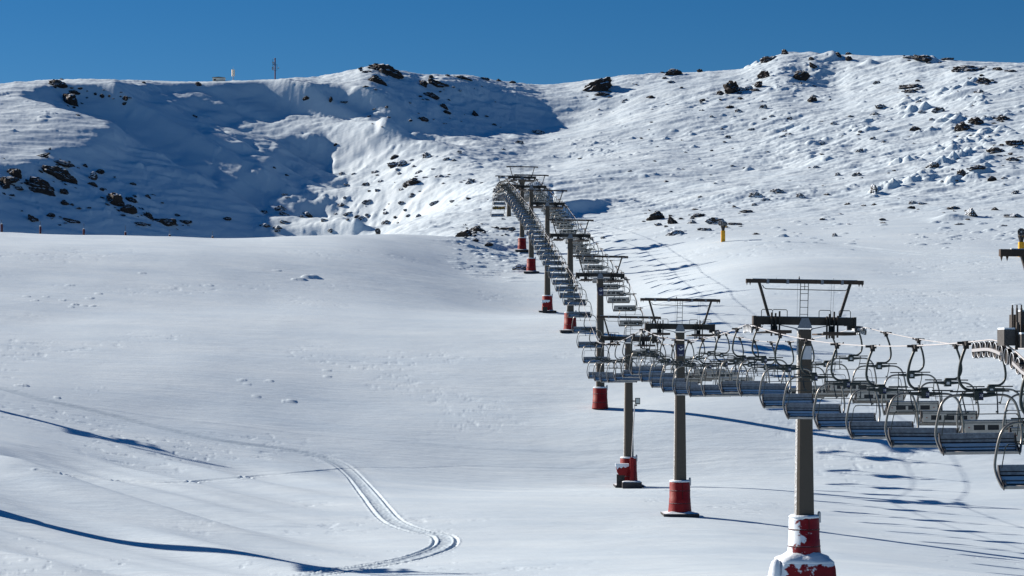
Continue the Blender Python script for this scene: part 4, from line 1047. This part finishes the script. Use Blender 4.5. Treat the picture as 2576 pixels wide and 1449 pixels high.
LM = [(692,195,'the tall mast'),(550,200,'the ridge hut'),(0,450,'the left picture edge'),(320,590,'the middle crest hydrants'),(535,590,'the last crest hydrant'),(960,172,'the left rocky summit'),(1400,212,'the saddle'),(951,585,'the dark snow gun'),(1313,455,'the topmost lift tower'),(1819,585,'the yellow snow gun'),(1975,134,'the right summit'),(2576,300,'the right picture edge'),(2576,560,'the snow gun at the right edge'),(1500,205,'the notch right of the saddle')]
def build_rocks():
    ms = [rock_mesh(i, i % 2) for i in range(9)]
    var = {}
    def me_for(i, mt):
        k = (i, mt.name)
        if k not in var:
            q = ms[i].copy(); q.materials.append(mt); var[k] = q
        return var[k]
    R = random.Random(2); items = []
    for r in ROCKL:
        x, y, w, h, a = r[:5]; sn = len(r) > 5
        p = at(x, y+h*.18); k = p.y/F
        W, Hh = w*k, h*k
        if y < 240 and x > 1450: W *= 1.25; Hh *= 1.25
        o = link('rock_outcrop' if w > 30 else 'boulder', me_for(R.randrange(9), ROCKS if sn else ROCK), None, p+Vector((0, .1*W, 0)), (0, -math.radians(a), 0), (W*.60, max(W*.30, Hh*.75), Hh*.88))
        o['category'] = 'rock'; o['group'] = 'rocks on the snowy mountainside'
        sz = 'large' if w*h > 700 else 'middling' if w*h > 180 else 'small'
        sh = 'long thin' if w/h > 4 else 'broad' if w/h > 2 else 'blocky'
        kd = 'snowy' if sn else 'dark'
        l = min(LM, key=lambda l: math.hypot((l[0]-x), (l[1]-y)*1.3))
        dx, dy = x-l[0], y-l[1]
        rel = ('right of ' if dx > 0 else 'left of ') if abs(dx) > abs(dy) else ('below ' if dy > 0 else 'above ')
        if 'edge' in l[2] and 'gun' not in l[2]: rel = 'near '
        items.append((o, f'{sz} {sh} {kd} rock', rel+l[2], x, y))
    groups = {}
    for it in items: groups.setdefault((it[1], it[2]), []).append(it)
    OD = ['leftmost', 'second from left', 'third from left', 'fourth from left', 'fifth from left', 'sixth from left', 'seventh from left', 'eighth from left', 'ninth from left', 'tenth from left', 'eleventh from left', 'twelfth from left', 'thirteenth from left', 'fourteenth from left', 'fifteenth from left', 'sixteenth from left', 'seventeenth from left', 'eighteenth from left', 'nineteenth from left', 'twentieth from left']
    for (a, b), g in groups.items():
        g.sort(key=lambda t: t[3])
        for n, it in enumerate(g): it[0]['label'] = a+' '+b+('' if len(g) == 1 else ', '+OD[min(n, 19)])
    for (x, y, w_, h_, a_) in [r[:5] for r in ROCKL if r[2] > 28 and len(r) == 5]:
        for q in range(4):
            xx = x+R.uniform(-.75, .75)*w_; yy = y+R.uniform(-1.0, 1.2)*h_+(-math.tan(math.radians(a_))*(xx-x)); p = at(xx, yy); W = p.y/F*R.uniform(4, 11)
            o = link('stone', me_for(R.randrange(9), ROCK), None, p, (0, -math.radians(a_)+R.uniform(-.3, .3), R.uniform(-.4, .4)), (W*.8, W*.5, W*R.uniform(.2, .42)))
            o['category'] = 'rock'; o['group'] = 'small stones breaking through the snow'; o['label'] = 'small dark stone just breaking through the mountainside snow'
    # loose stones just breaking the snow
    for (x0, x1, y0, y1, n) in ((1450, 2550, 210, 470, 60), (1500, 2560, 480, 590, 24), (900, 1300, 215, 330, 26), (870, 1250, 400, 560, 24), (210, 330, 225, 265, 8), (0, 420, 430, 560, 20), (1150, 1300, 565, 620, 10)):
        for k in range(n):
            x, y = R.uniform(x0, x1), R.uniform(y0, y1); p = at(x, y); W = R.uniform(.35, .9)
            o = link('stone', me_for(R.randrange(9), R.choice((ROCK, ROCKS))), None, p, (0, R.uniform(-.3, .3), R.uniform(0, 6)), (W, W*.7, W*R.uniform(.3, .5)))
            o['category'] = 'rock'; o['group'] = 'small stones breaking through the snow'; o['label'] = 'small dark stone just breaking through the mountainside snow'

build_ground(); build_lift(); build_small(); build_rocks()
